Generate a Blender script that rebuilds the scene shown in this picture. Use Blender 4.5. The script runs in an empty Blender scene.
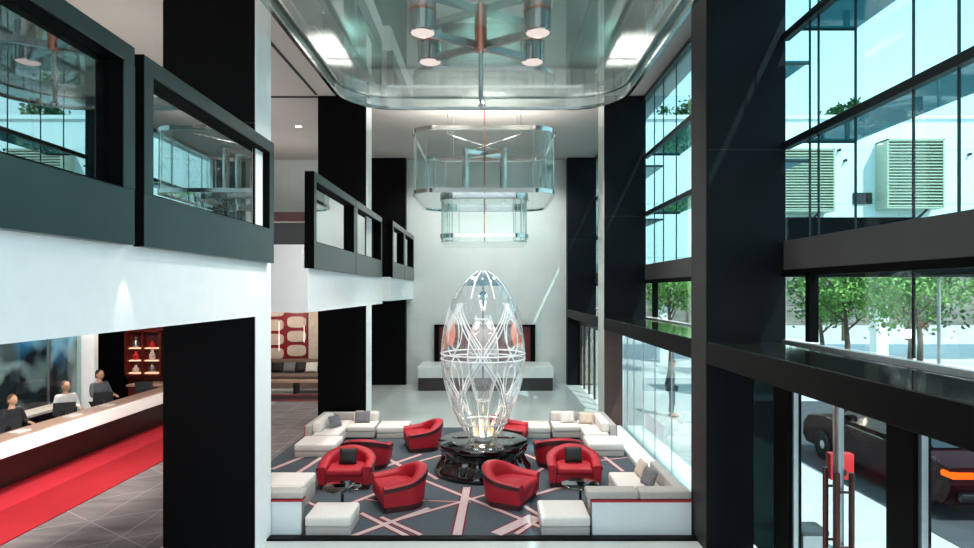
import bpy, bmesh, math, random
from mathutils import Vector, Matrix, Quaternion
random.seed(7)
PI = math.pi
scn = bpy.context.scene
COL = scn.collection
EYE = 3.6

# ------------------------------------------------------------------ materials
def s2l(c):
    return tuple(((v/255)/12.92 if v/255 <= .04045 else ((v/255+.055)/1.055)**2.4) for v in c)

def new_mat(name):
    m = bpy.data.materials.new(name); m.use_nodes = True
    nt = m.node_tree; nt.nodes.clear()
    out = nt.nodes.new('ShaderNodeOutputMaterial')
    return m, nt, out

def nd(nt, typ, **kw):
    n = nt.nodes.new(typ)
    for k, v in kw.items():
        if k == 'op': n.operation = v
        else: setattr(n, k, v)
    return n

def math_n(nt, op, a, b=None):
    n = nt.nodes.new('ShaderNodeMath'); n.operation = op
    for i, v in enumerate((a, b)):
        if v is None: continue
        if isinstance(v, (int, float)): n.inputs[i].default_value = v
        else: nt.links.new(v, n.inputs[i])
    return n.outputs[0]

def pm(name, rgb, rough=.5, metal=0., var=.08, scale=6., bump=0., spec=.5, coat=0., stretch=None, emit=None, es=0.):
    """principled surface with a procedural grain"""
    m, nt, out = new_mat(name)
    p = nd(nt, 'ShaderNodeBsdfPrincipled')
    nt.links.new(p.outputs[0], out.inputs[0])
    p.inputs['Roughness'].default_value = rough
    p.inputs['Metallic'].default_value = metal
    p.inputs['Specular IOR Level'].default_value = spec
    p.inputs['Coat Weight'].default_value = coat
    p.inputs['Coat Roughness'].default_value = .05
    tc = nd(nt, 'ShaderNodeTexCoord')
    mp = nd(nt, 'ShaderNodeMapping')
    nt.links.new(tc.outputs['Object'], mp.inputs[0])
    if stretch: mp.inputs['Scale'].default_value = stretch
    nz = nd(nt, 'ShaderNodeTexNoise'); nz.inputs['Scale'].default_value = scale; nz.inputs['Detail'].default_value = 4
    nt.links.new(mp.outputs[0], nz.inputs['Vector'])
    cr = nd(nt, 'ShaderNodeValToRGB')
    L = s2l(rgb)
    cr.color_ramp.elements[0].position = .3; cr.color_ramp.elements[1].position = .7
    cr.color_ramp.elements[0].color = tuple(max(0, v*(1-var)) for v in L)+(1,)
    cr.color_ramp.elements[1].color = tuple(min(1, v*(1+var)) for v in L)+(1,)
    nt.links.new(nz.outputs[0], cr.inputs[0])
    nt.links.new(cr.outputs[0], p.inputs['Base Color'])
    if bump:
        b = nd(nt, 'ShaderNodeBump'); b.inputs['Strength'].default_value = bump; b.inputs['Distance'].default_value = .01
        nt.links.new(nz.outputs[0], b.inputs['Height']); nt.links.new(b.outputs[0], p.inputs['Normal'])
    if emit:
        p.inputs['Emission Color'].default_value = s2l(emit)+(1,); p.inputs['Emission Strength'].default_value = es
    return m

def glass(name, tint, r0=.05, power=5., rough=0., refl=(1, 1, 1), milky=0., milk=(255,255,255)):
    """architectural glass: clear tinted transmission plus a facing-angle mirror reflection"""
    m, nt, out = new_mat(name)
    tr = nd(nt, 'ShaderNodeBsdfTransparent'); tr.inputs[0].default_value = s2l(tint)+(1,)
    gl = nd(nt, 'ShaderNodeBsdfGlossy'); gl.inputs['Roughness'].default_value = rough; gl.inputs[0].default_value = tuple(refl)+(1,)
    lw = nd(nt, 'ShaderNodeLayerWeight')
    pw = math_n(nt, 'POWER', lw.outputs['Facing'], power)
    fac = math_n(nt, 'ADD', math_n(nt, 'MULTIPLY', pw, 1-r0), r0)
    nz = nd(nt, 'ShaderNodeTexNoise'); nz.inputs['Scale'].default_value = .7
    nb = nd(nt, 'ShaderNodeBump'); nb.inputs['Strength'].default_value = .015; nb.inputs['Distance'].default_value = .02
    tc = nd(nt, 'ShaderNodeTexCoord'); nt.links.new(tc.outputs['Object'], nz.inputs['Vector'])
    nt.links.new(nz.outputs[0], nb.inputs['Height']); nt.links.new(nb.outputs[0], gl.inputs['Normal'])
    mx = nd(nt, 'ShaderNodeMixShader')
    nt.links.new(fac, mx.inputs[0]); nt.links.new(tr.outputs[0], mx.inputs[1]); nt.links.new(gl.outputs[0], mx.inputs[2])
    last = mx.outputs[0]
    if milky:
        df = nd(nt, 'ShaderNodeBsdfTranslucent'); df.inputs[0].default_value = s2l(milk)+(1,)
        d2 = nd(nt, 'ShaderNodeBsdfDiffuse'); d2.inputs[0].default_value = s2l(milk)+(1,)
        ma = nd(nt, 'ShaderNodeMixShader'); ma.inputs[0].default_value = .5
        nt.links.new(df.outputs[0], ma.inputs[1]); nt.links.new(d2.outputs[0], ma.inputs[2])
        mb = nd(nt, 'ShaderNodeMixShader'); mb.inputs[0].default_value = milky
        nt.links.new(last, mb.inputs[1]); nt.links.new(ma.outputs[0], mb.inputs[2]); last = mb.outputs[0]
    nt.links.new(last, out.inputs[0])
    return m

def emis(name, rgb, s):
    m, nt, out = new_mat(name)
    e = nd(nt, 'ShaderNodeEmission'); e.inputs[0].default_value = s2l(rgb)+(1,); e.inputs[1].default_value = s
    nt.links.new(e.outputs[0], out.inputs[0]); return m

def tiled(name, rgb, line, sx, sz, lw, rough, axis=('X', 'Z'), mirror=0.):
    """stone cladding with thin joints on a grid in two object axes"""
    m, nt, out = new_mat(name)
    p = nd(nt, 'ShaderNodeBsdfPrincipled'); nt.links.new(p.outputs[0], out.inputs[0])
    p.inputs['Roughness'].default_value = rough
    tc = nd(nt, 'ShaderNodeTexCoord'); sep = nd(nt, 'ShaderNodeSeparateXYZ')
    nt.links.new(tc.outputs['Object'], sep.inputs[0])
    def joint(ax, s):
        f = math_n(nt, 'FRACT', math_n(nt, 'DIVIDE', sep.outputs[ax], s))
        return math_n(nt, 'LESS_THAN', f, lw/s)
    j = math_n(nt, 'MAXIMUM', joint(axis[0], sx), joint(axis[1], sz))
    nz = nd(nt, 'ShaderNodeTexNoise'); nz.inputs['Scale'].default_value = 1.3; nz.inputs['Detail'].default_value = 6
    nt.links.new(tc.outputs['Object'], nz.inputs['Vector'])
    cr = nd(nt, 'ShaderNodeValToRGB'); L = s2l(rgb)
    cr.color_ramp.elements[0].color = tuple(v*.92 for v in L)+(1,); cr.color_ramp.elements[1].color = tuple(min(1, v*1.06) for v in L)+(1,)
    nt.links.new(nz.outputs[0], cr.inputs[0])
    mx = nd(nt, 'ShaderNodeMix', data_type='RGBA')
    nt.links.new(j, mx.inputs[0]); nt.links.new(cr.outputs[0], mx.inputs[6]); mx.inputs[7].default_value = s2l(line)+(1,)
    nt.links.new(mx.outputs[2], p.inputs['Base Color'])
    return m

M = {}
M['white'] = pm('white_plaster', (242, 242, 242), .6, var=.02)
M['warmwhite'] = pm('warm_white_plaster', (200, 192, 182), .7, var=.03)
M['ceil'] = pm('ceiling_paint', (176, 171, 166), .8, var=.02)
M['soffit'] = pm('soffit_paint', (150, 146, 142), .8, var=.02)
M['darkslot'] = pm('dark_slot', (30, 30, 30), .8)
M['blackclad'] = pm('black_cladding', (5, 5, 6), .5, var=.15, scale=1.5, spec=.06)
M['blueclad'] = pm('blue_black_metal', (8, 13, 18), .5, var=.15, scale=1.5, spec=.12)
M['greymetal'] = pm('grey_metal', (66, 72, 74), .38, metal=.35, var=.05, scale=2)
M['colside'] = pm('column_side_metal', (44, 43, 43), .5, metal=.15, spec=.2, var=.05, scale=2)
M['spandrel'] = pm('spandrel_metal', (70, 69, 71), .45, metal=.2, var=.04, scale=1.5)
M['balframe'] = pm('balustrade_metal', (66, 80, 80), .3, metal=.65, var=.05, scale=2)
M['balinner'] = pm('balustrade_inner', (5, 5, 6), .6, spec=.05)
M['frame'] = pm('window_frame_metal', (24, 32, 36), .4, metal=.3, var=.05)
M['ledge'] = pm('polished_ledge', (128, 136, 122), .06, var=.1, scale=3, metal=.85, spec=1., coat=1.)
M['ledgeface'] = pm('ledge_fascia', (7, 7, 8), .45, spec=.07)
M['chrome'] = pm('chrome', (190, 192, 190), .14, metal=1, var=.03)
M['copper'] = pm('copper', (225, 150, 128), .2, metal=.9, var=.06)
M['steel'] = pm('brushed_steel', (170, 174, 176), .3, metal=.9, var=.05, stretch=(1, 1, 20))
M['red'] = pm('red_velvet', (166, 8, 32), .6, var=.12, scale=9, bump=.05)
M['maroon'] = pm('maroon_piping', (58, 10, 18), .5, var=.1)
M['blackcush'] = pm('black_cushion', (16, 15, 18), .7, var=.2, scale=30)
M['greycush'] = pm('grey_cushion', (110, 108, 112), .8, var=.2, scale=30, bump=.1)
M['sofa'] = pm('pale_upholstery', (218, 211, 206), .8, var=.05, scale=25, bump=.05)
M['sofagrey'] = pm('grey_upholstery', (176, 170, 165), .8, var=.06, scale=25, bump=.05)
M['sofabase'] = pm('sofa_base', (120, 114, 110), .6)
M['panelwhite'] = pm('white_panel', (222, 230, 232), .35, var=.02)
M['redtrim'] = pm('red_trim', (170, 20, 36), .5)
M['blackgloss'] = pm('black_lacquer', (8, 8, 9), .07, spec=.8, coat=.7, var=.2)
M['rug'] = pm('slate_rug', (66, 76, 84), .95, var=.16, scale=40, bump=.1)
M['rugline'] = pm('rug_pale_line', (188, 168, 168), .95, var=.08, scale=40)
M['rugred'] = pm('rug_red_line', (112, 16, 32), .95, var=.1, scale=40)
M['carpet'] = pm('grey_carpet', (112, 104, 104), .95, var=.28, scale=1.6, bump=.05, stretch=(.6, 2.5, 1))
M['carpetline'] = pm('carpet_pale_line', (146, 140, 140), .95, var=.1, scale=20)
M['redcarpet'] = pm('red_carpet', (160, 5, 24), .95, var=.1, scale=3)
M['redcarpetglow'] = pm('red_carpet_painted_glow', (190, 30, 46), .95, var=.08, scale=3)  # same red carpet, lightened to paint in the glow from under the desk
M['floor'] = tiled('pale_stone_floor', (196, 202, 200), (182, 189, 188), 1.2, 1.2, .006, .14, ('X', 'Y'))
M['wallstone'] = tiled('wall_cladding', (200, 205, 201), (188, 195, 192), 1.0, .62, .01, .4)
M['deskfront'] = pm('dark_timber', (62, 40, 36), .4, var=.2, scale=3, stretch=(1, 1, 6))
M['desktop'] = pm('desk_timber_top', (176, 146, 128), .35, var=.12, scale=3)
M['desklight'] = pm('white_desk_fascia', (250, 246, 240), .4, var=.01)
M['redwood'] = pm('red_timber', (86, 22, 18), .35, var=.25, scale=4, stretch=(1, 1, 5))
M['niche'] = emis('lit_niche', (255, 196, 160), .7)
M['firered'] = pm('dark_red_panel', (92, 6, 22), .4, var=.12)
M['firebase'] = pm('dark_stone', (42, 36, 36), .4, var=.2)
M['firetop'] = pm('white_stone', (214, 216, 214), .3, var=.04)
M['taupe'] = pm('taupe_fabric', (112, 92, 80), .85, var=.1, scale=20)
M['cream'] = pm('cream_panel', (206, 188, 172), .6, var=.08)
M['artred'] = pm('art_red', (128, 14, 30), .5, var=.1)
M['tube'] = emis('light_tube', (255, 225, 210), 1.1)
M['lampface'] = emis('lamp_face', (255, 240, 232), .42)
M['down'] = emis('downlight', (255, 244, 225), 9)
M['glassteal'] = glass('teal_window_glass', (216, 243, 245), .05)
M['glassclear'] = glass('clear_glass', (232, 244, 242), .05)
M['glassdoor'] = glass('door_glass', (232, 242, 242), .012, 8.)
M['glassbal'] = glass('balustrade_glass', (96, 126, 124), .4, 3.)
M['glasschand'] = glass('chandelier_glass', (245, 250, 249), .05, 3., milky=.03, milk=(225, 240, 236))
M['glassplate'] = glass('chandelier_plate', (208, 230, 226), .2, 3., milky=.3, milk=(215, 232, 228))
M['steelglass'] = glass('silvered_glass', (190, 205, 202), .45, 2., milky=.2, milk=(200, 215, 212))
M['bigplate'] = glass('chandelier_diffuser', (240, 246, 244), .07, 3., milky=.28, milk=(226, 229, 226))
M['tray'] = glass('chandelier_tray', (170, 205, 202), .3, 3., milky=.4, milk=(176, 208, 204))
M['egg'] = glass('crystal_shell', (247, 250, 251), .05, 2.4, milky=.05, milk=(240, 245, 248))
M['crystal'] = pm('crystal_bar', (244, 245, 247), .12, metal=0., var=.02, spec=.9)
M['crystalcap'] = glass('blue_crystal', (150, 190, 205), .25, 3., milky=.2, milk=(180, 215, 228))
M['rosepanel'] = glass('rose_crystal', (246, 190, 172), .12, 3., milky=.8, milk=(252, 184, 158))
M['goldlamp'] = emis('gold_lamp', (255, 205, 150), .8)
M['skin'] = pm('skin', (196, 148, 122), .55, var=.06)
M['hair'] = pm('dark_hair', (22, 17, 15), .6)
M['shirtgrey'] = pm('grey_suit', (88, 94, 98), .85, var=.1, scale=20)
M['shirtdark'] = pm('dark_suit', (26, 26, 30), .85, var=.1, scale=20)
M['shirtwhite'] = pm('white_shirt', (210, 208, 206), .8, var=.05)
M['trousers'] = pm('dark_trousers', (24, 26, 30), .85)
M['teal_trousers'] = pm('blue_grey_trousers', (58, 76, 86), .85)
M['coatgrey'] = pm('grey_blue_jacket', (84, 94, 104), .85, var=.1, scale=15)
M['cap'] = pm('grey_cap', (100, 106, 110), .8)
M['screen'] = pm('black_plastic', (14, 14, 16), .3)
M['artdark'] = None
M['asphalt'] = pm('asphalt', (66, 70, 76), .9, var=.12, scale=30)
M['pave'] = pm('pale_paving', (188, 188, 190), .8, var=.06, scale=3)
M['bldwhite'] = tiled('white_facade', (232, 238, 240), (196, 206, 210), 4.2, 2.6, .04, .6)
M['bldband'] = pm('dark_band', (4, 5, 7), .7, spec=.05)
M['bldlow'] = pm('undercroft_wall', (120, 116, 110), .8, var=.35, scale=.6, stretch=(1, 1, 3))
M['louver'] = pm('louver_metal', (186, 186, 166), .5, metal=.1, var=.04)
M['shade'] = glass('teal_sun_shade', (96, 160, 168), .05, 4., milky=.35, milk=(70, 130, 138))
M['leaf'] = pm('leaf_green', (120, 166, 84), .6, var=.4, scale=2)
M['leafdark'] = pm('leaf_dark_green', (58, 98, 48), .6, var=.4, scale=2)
M['bark'] = pm('bark', (96, 82, 70), .9, var=.3, scale=12)
M['carpaint'] = pm('dark_red_car_paint', (40, 6, 13), .3, metal=0., coat=0., spec=.04, var=.05)
M['carglass'] = pm('car_glass', (10, 14, 18), .05, spec=.8)
M['tyre'] = pm('tyre_rubber', (14, 14, 14), .8)
M['taillight'] = emis('tail_light', (255, 92, 20), 1.2)
M['handle'] = pm('dark_bronze', (72, 36, 30), .3, metal=.5)
M['signred'] = pm('red_sign', (190, 26, 34), .5)

def art_mat():
    m, nt, out = new_mat('swirled_dark_art')
    p = nd(nt, 'ShaderNodeBsdfPrincipled'); nt.links.new(p.outputs[0], out.inputs[0]); p.inputs['Roughness'].default_value = .12
    tc = nd(nt, 'ShaderNodeTexCoord'); w = nd(nt, 'ShaderNodeTexWave'); w.inputs['Scale'].default_value = .9
    w.inputs['Distortion'].default_value = 9; w.inputs['Detail'].default_value = 3; w.inputs['Detail Scale'].default_value = .7
    nt.links.new(tc.outputs['Object'], w.inputs['Vector'])
    nz = nd(nt, 'ShaderNodeTexNoise'); nz.inputs['Scale'].default_value = .55; nt.links.new(tc.outputs['Object'], nz.inputs['Vector'])
    c1 = nd(nt, 'ShaderNodeValToRGB')
    for e, (pos, c) in zip(c1.color_ramp.elements, ((.55, (44, 44, 52)), (1., (150, 150, 156)))):
        e.position = pos; e.color = s2l(c)+(1,)
    c2 = nd(nt, 'ShaderNodeValToRGB')
    for e, (pos, c) in zip(c2.color_ramp.elements, ((.56, (0, 0, 0)), (.68, (40, 120, 170)))):
        e.position = pos; e.color = s2l(c)+(1,)
    nt.links.new(w.outputs[1], c1.inputs[0]); nt.links.new(nz.outputs[0], c2.inputs[0])
    mx = nd(nt, 'ShaderNodeMix', data_type='RGBA', blend_type='ADD'); mx.inputs[0].default_value = 1
    nt.links.new(c1.outputs[0], mx.inputs[6]); nt.links.new(c2.outputs[0], mx.inputs[7]); nt.links.new(mx.outputs[2], p.inputs['Base Color'])
    return m
M['artdark'] = art_mat()

# ------------------------------------------------------------------ mesh building
ORG = {}
class MB:
    def __init__(s): s.bm = bmesh.new(); s.mi = 0
    def _face(s, vs):
        try:
            f = s.bm.faces.new(vs); f.material_index = s.mi; return f
        except ValueError: return None
    def box(s, x0, x1, y0, y1, z0, z1, bev=0., seg=2, mat=None):
        b = bmesh.new()
        bmesh.ops.create_cube(b, size=1)
        for v in b.verts:
            v.co = Vector(((x0+x1)/2+v.co.x*(x1-x0), (y0+y1)/2+v.co.y*(y1-y0), (z0+z1)/2+v.co.z*(z1-z0)))
        if bev:
            bmesh.ops.bevel(b, geom=b.edges[:], offset=bev, segments=seg, profile=.5, affect='EDGES')
        if mat is not None: b.transform(mat)
        s.add(b); return s
    def add(s, b):
        mp = {v: s.bm.verts.new(v.co) for v in b.verts}
        for f in b.faces: s._face([mp[v] for v in f.verts])
        b.free()
    def poly_prism(s, pts, axis, a0, a1):
        """extrude a closed 2D outline along an axis"""
        def P(p, a):
            if axis == 'x': return (a, p[0], p[1])
            if axis == 'y': return (p[0], a, p[1])
            return (p[0], p[1], a)
        A = [s.bm.verts.new(P(p, a0)) for p in pts]; B = [s.bm.verts.new(P(p, a1)) for p in pts]
        n = len(pts)
        for i in range(n): s._face([A[i], A[(i+1) % n], B[(i+1) % n], B[i]])
        s._face(A[::-1]); s._face(B); return s
    def tube(s, pts, r, n=8, closed=False, rz=None, cap=True):
        """sweep a round (or rectangular when rz given: half width r, half height rz) section along points"""
        pts = [Vector(p) for p in pts]; rings = []; N = len(pts); up = Vector((0, 0, 1))
        prev = None
        for i, p in enumerate(pts):
            if closed: t = pts[(i+1) % N]-pts[i-1]
            else: t = pts[min(i+1, N-1)]-pts[max(i-1, 0)]
            t.normalize()
            if abs(t.z) > .97 and prev is not None: a = (prev-t*prev.dot(t)).normalized()
            elif abs(t.z) > .97: a = Vector((1, 0, 0))
            else: a = t.cross(up).normalized()
            b = a.cross(t); prev = a
            rr = r(i/(N-1)) if callable(r) else r
            if rz is not None:
                ring = [p+a*(u*rr)+b*(w*rz) for u, w in ((-1, -1), (1, -1), (1, 1), (-1, 1))]
            else:
                ring = [p+a*(rr*math.cos(2*PI*k/n))+b*(rr*math.sin(2*PI*k/n)) for k in range(n)]
            rings.append([s.bm.verts.new(q) for q in ring])
        m = len(rings[0])
        for i in range(N if closed else N-1):
            A, B = rings[i], rings[(i+1) % N]
            for k in range(m): s._face([A[k], A[(k+1) % m], B[(k+1) % m], B[k]])
        if not closed and cap: s._face(rings[0][::-1]); s._face(rings[-1])
        return s
    def lathe(s, prof, cx, cy, n=40, cap=True):
        rings = []
        for r, z in prof:
            rings.append([s.bm.verts.new((cx+r*math.cos(2*PI*k/n), cy+r*math.sin(2*PI*k/n), z)) for k in range(n)])
        for A, B in zip(rings, rings[1:]):
            for k in range(n): s._face([A[k], A[(k+1) % n], B[(k+1) % n], B[k]])
        if cap: s._face(rings[0][::-1]); s._face(rings[-1])
        return s
    def ell(s, c, r, u=14, v=10, rot=None):
        b = bmesh.new(); bmesh.ops.create_uvsphere(b, u_segments=u, v_segments=v, radius=1)
        mt = Matrix.Translation(c) @ (rot or Matrix.Identity(4)) @ Matrix.Diagonal((r[0], r[1], r[2], 1))
        b.transform(mt); s.add(b); return s
    def pillow(s, w, h, t, mat):
        """puffy square cushion standing in local xz, thickness along y"""
        n = 12
        for side in (-1, 1):
            g = {}
            for i in range(n+1):
                for j in range(n+1):
                    u, v = -1+2*i/n, -1+2*j/n
                    k = max(0, (1-u**4))**.5*max(0, (1-v**4))**.5
                    p = Vector((u*w/2*(1-.07*(1-v*v)), side*t/2*k, v*h/2*(1-.07*(1-u*u))))
                    g[i, j] = s.bm.verts.new(mat @ p)
            for i in range(n):
                for j in range(n):
                    q = [g[i, j], g[i+1, j], g[i+1, j+1], g[i, j+1]]
                    s._face(q if side < 0 else q[::-1])
        bmesh.ops.remove_doubles(s.bm, verts=s.bm.verts[:], dist=1e-4)
        return s
    def build(s, name, mat, parent=None, smooth=True, angle=.6):
        bmesh.ops.recalc_face_normals(s.bm, faces=s.bm.faces[:])
        if smooth:
            for f in s.bm.faces: f.smooth = True
            for e in s.bm.edges:
                if len(e.link_faces) == 2 and e.calc_face_angle(0) > angle: e.smooth = False
        org = ORG.get(parent, Vector((0, 0, 0))) if parent else Vector((0, 0, 0))
        if parent:
            for v in s.bm.verts: v.co -= org
        else:                                        # a thing of one mesh: origin at its base
            xs = [v.co.x for v in s.bm.verts]; ys = [v.co.y for v in s.bm.verts]; zs = [v.co.z for v in s.bm.verts]
            org = Vector(((min(xs)+max(xs))/2, (min(ys)+max(ys))/2, min(zs)))
            for v in s.bm.verts: v.co -= org
        me = bpy.data.meshes.new(name); s.bm.to_mesh(me); s.bm.free()
        for m in (mat if isinstance(mat, (list, tuple)) else [mat]): me.materials.append(m)
        o = bpy.data.objects.new(name, me); COL.objects.link(o)
        if parent: o.parent = parent
        else: o.location = org
        ORG[o] = org
        return o

def tag(o, label, cat, group=None, kind=None):
    o['label'] = label; o['category'] = cat
    if group: o['group'] = group
    if kind: o['kind'] = kind
    return o
def thing(name, loc, label, cat, group=None, kind=None):
    o = bpy.data.objects.new(name, None); o.empty_display_size = .2; COL.objects.link(o)
    o.location = loc; ORG[o] = Vector(loc)
    tag(o, label, cat, group, kind); return o
def struct(name, mb, mat, parent=None, label=None):
    o = mb.build(name, mat, parent)
    if not parent: o['kind'] = 'structure'
    if label: o['label'] = label
    return o
def sroot(name, loc=(0, 0, 0)):
    o = bpy.data.objects.new(name, None); COL.objects.link(o); o.location = loc; ORG[o] = Vector(loc); o['kind'] = 'structure'; return o
def dup(root, loc, rz, label, group=None):
    r = root.copy(); COL.objects.link(r); r.location = loc; r.rotation_euler = (0, 0, rz); r['label'] = label
    if group: r['group'] = group
    for ch in list(root.children):
        c = ch.copy(); COL.objects.link(c); c.parent = r
        for g in list(ch.children):
            d = g.copy(); COL.objects.link(d); d.parent = c
    return r
def bx(*a, **k): return MB().box(*a, **k)

# ------------------------------------------------------------------ the setting
CZ = 8.7                                             # ceiling height
struct('floor', bx(-14, 3.55, 1.5, 24.4, -.3, 0), M['floor'])
struct('ceiling', bx(-14, 4.3, -6.0, 24.6, CZ, CZ+.3), M['ceil'])
struct('wall_back', bx(-14, 4.4, 24.1, 24.4, 0, CZ), M['wallstone'])
struct('wall_left', bx(-14.3, -14, 1.5, 24.4, 0, CZ), M['warmwhite'])
for n, (x, y0, y1) in enumerate(((-4.48, 2.2, 8.5), (-4.48, 9.1, 16.1), (-3.75, 9.4, 13.5))):
    struct('trim_%d' % (n+1), bx(x-.035, x+.035, y0, y1, CZ-.012, CZ+.01), M['darkslot'])
struct('trim_4', bx(-12, -3.0, 16.22, 16.34, CZ-.014, CZ+.01), M['darkslot'])
struct('trim_5', bx(-3.2, 3.0, 8.92, 9.06, 0, .03), M['ledgeface'])
struct('trim_6', bx(3.0, 3.42, 10.95, 16.1, 0, .11, bev=.01), M['panelwhite'])

# columns
def column(x0, x1, y0, y1, mat, side_mat, side):
    m = MB()
    if side < 0: m.box(x0, x1, y0, y1, 2.6, CZ); m.box(x0, 3.49 if y0 > 9 else 3.66, y0, y1, 0, 2.6)
    else: m.box(x0, x1, y0, y1, 0, CZ)
    c = struct('column', m, mat)
    xs = x1 if side > 0 else x0
    f = bx(xs-.012 if side < 0 else xs, xs if side < 0 else xs+.012, y0+.01, y1-.002, 0, CZ)
    struct('side_cladding', f, side_mat, c)
    j = MB()
    for z in ((5.55,) if side < 0 else (5.9,)): j.box(x0+.01, x1-.01, y0-.004, y0+.002, z, z+.012)
    struct('joint', j, M['darkslot'], c)
    return c
column(-4.47, -3.212, 8.5, 9.1, M['blackclad'], M['white'], 1)
column(-4.47, -3.212, 16.2, 16.9, M['blackclad'], M['white'], 1)
column(-4.5, -3.212, 23.75, 24.1, M['blackclad'], M['blackclad'], 1)
column(3.012, 4.1, 8.57, 9.2, M['blueclad'], M['colside'], -1)
c2 = column(3.012, 4.1, 16.2, 17.05, M['blueclad'], M['wallstone'], -1)
struct('lower_panel', bx(3.012, 3.49, 16.18, 16.2, 0, 2.6), M['deskfront'], c2)
column(3.012, 4.1, 23.7, 24.1, M['blueclad'], M['blueclad'], -1)

# left mezzanine
MZ = 4.02
struct('mezzanine_slab', bx(-14, -3.2, 1.5, 9.0, 3.25, MZ), [M['white']])
struct('mezzanine_slab', bx(-14, -3.2, 11.0, 18.6, 3.22, MZ), M['white'])
struct('mezzanine_slab', bx(-14, -2.95, 18.6, 24.1, 3.3, MZ), M['white'])
pw = MB(); pw.box(-9.0, -3.195, 10.94, 11.0, 3.22, 4.0); pw.box(-9.0, -3.28, 10.94, 11.1, 4.0, 4.42)
struct('wall_parapet', pw, M['white'])
struct('wall_mezzanine', bx(-11.5, -11.3, 1.5, 24.1, MZ, CZ), M['warmwhite'])
struct('baseboard_mezzanine', bx(-11.3, -11.27, 1.5, 24.1, MZ, MZ+.12), M['darkslot'])

def balustrade(x, y0, y1, label, xin=.17, z0=4.0, z1=5.73):
    r = thing('balustrade_panel', (x, y0, z0), label, 'balustrade', 'framed glass balustrade panels along the upper level')
    oz0, oz1, oy0, oy1 = z0+.48, z1-.16, y0+.15, y1-.16
    f = MB()
    f.box(x-xin, x, y0, y1, z0, oz0, bev=.006, seg=1); f.box(x-xin, x, y0, y1, oz1, z1, bev=.006, seg=1)
    f.box(x-xin, x, y0, oy0, oz0, oz1); f.box(x-xin, x, oy1, y1, oz0, oz1)
    f.build('frame', M['balframe'], r)
    i = MB()
    t = .012
    i.box(x-xin, x-.012, oy1-t, oy1+.001, oz0, oz1); i.box(x-xin, x-.012, oy0-.001, oy0+t, oz0, oz1)
    i.box(x-xin, x-.012, oy0, oy1, oz1-t, oz1+.001); i.box(x-xin, x-.012, oy0, oy1, oz0-.001, oz0+t)
    i.build('inner_reveal', M['balinner'], r)
    bx(x-xin, x-.002, y0-.008, y0, z0+.002, z1-.002).build('end_panel', M['balinner'], r)
    bx(x-xin+.03, x-xin+.045, oy0+.012, oy1-.012, oz0+.012, oz1-.012).build('glass_pane', M['glassbal'], r)
    return r
balustrade(-3.1, 1.95, 5.43, 'large dark framed glass balustrade panel cut off by the upper left corner')
balustrade(-3.1, 5.58, 8.94, 'dark framed glass balustrade panel just before the first black column on the left')
balustrade(-3.1, 11.0, 14.44, 'mid distance framed glass balustrade panel with exposed dark end, beyond the first black column')
balustrade(-3.1, 14.48, 18.0, 'framed glass balustrade panel beside the second black column, upper level')
balustrade(-2.9, 18.7, 21.3, 'small far framed glass balustrade panel after the second black column')
balustrade(-2.9, 21.34, 24.0, 'farthest framed glass balustrade panel, against the pale back wall')

# ------------------------------------------------------------------ right glazing
XG = 4.1
bays = ((1.0, 8.57, (7.94, 7.73, 6.95, 6.0, 5.42, 4.9, 4.3, 3.5, 2.5)), (9.2, 16.2, (15.4, 14.6, 13.6, 12.4, 11.2, 10.2)), (17.05, 23.7, (18.2, 19.4, 20.6, 21.8, 22.8)))
wn = 0
for y0, y1, mul in bays:
    wn += 1
    w = sroot('window_%d' % wn, (XG, y0, 4.28))
    struct('pane', bx(XG, XG+.02, y0, y1, 4.28, CZ), M['glassteal'], w)
    for z, h in ((5.55, .10), (7.05, .10)):
        struct('transom', bx(XG-.06, XG+.05, y0, y1, z, z+h, bev=.008, seg=1), M['frame'], w)
        sh = struct('sun_shade', bx(XG+.08, XG+.8, y0+.3, y1-.3, z+.05, z+.08), M['shade'], w)
        for yb in (y1-.31, y1-3.4, y0+.31):
            struct('bracket', bx(XG+.02, XG+.8, yb-.008, yb+.008, z+.02, z+.05), M['frame'], sh)
    for ym in mul:
        struct('mullion', bx(XG-.003, XG+.022, ym-.006, ym+.006, 4.28, CZ), M['frame'], w)
    struct('head_frame', bx(XG-.06, XG+.06, y0, y1, CZ-.1, CZ), M['frame'], w)
    struct('beam', bx(4.07, 4.2, y0, y1, 3.885, 4.29, bev=.006, seg=1), M['spandrel'])
    wn += 1
    w = sroot('window_%d' % wn, (XG, y0, 2.9))
    struct('pane', bx(XG, XG+.02, y0, y1, 2.95, 3.88), M['glassclear'], w)
    struct('sill_frame', bx(XG-.05, XG+.06, y0, y1, 2.895, 2.925), M['steel'], w)
    struct('head_frame', bx(XG-.05, XG+.06, y0, y1, 3.80, 3.89), M['balinner'], w)
    for ym in (mul[0]-.05, mul[3], mul[-2]):
        d = .05 if ym == mul[0]-.05 else .005
        struct('mullion', bx(XG-d, XG+.02+d, ym-d, ym+d, 2.95, 3.85), M['balinner'], w)
    l = struct('ledge_slab', bx(3.02, XG+.1, y0, y1, 2.87, 2.895), M['ledge'])
    struct('fascia', bx(3.0, 3.06, y0, y1, 2.60, 2.89, bev=.004, seg=1), M['ledgeface'], l)
    struct('underside', bx(3.06, XG+.1, y0, y1, 2.60, 2.87), M['ledgeface'], l)
struct('sun_blocker_slab', bx(4.3, 4.7, -6, 25, CZ+.02, CZ+.3), M['white'])  # unseen overhang added to hold back part of the sun

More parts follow.
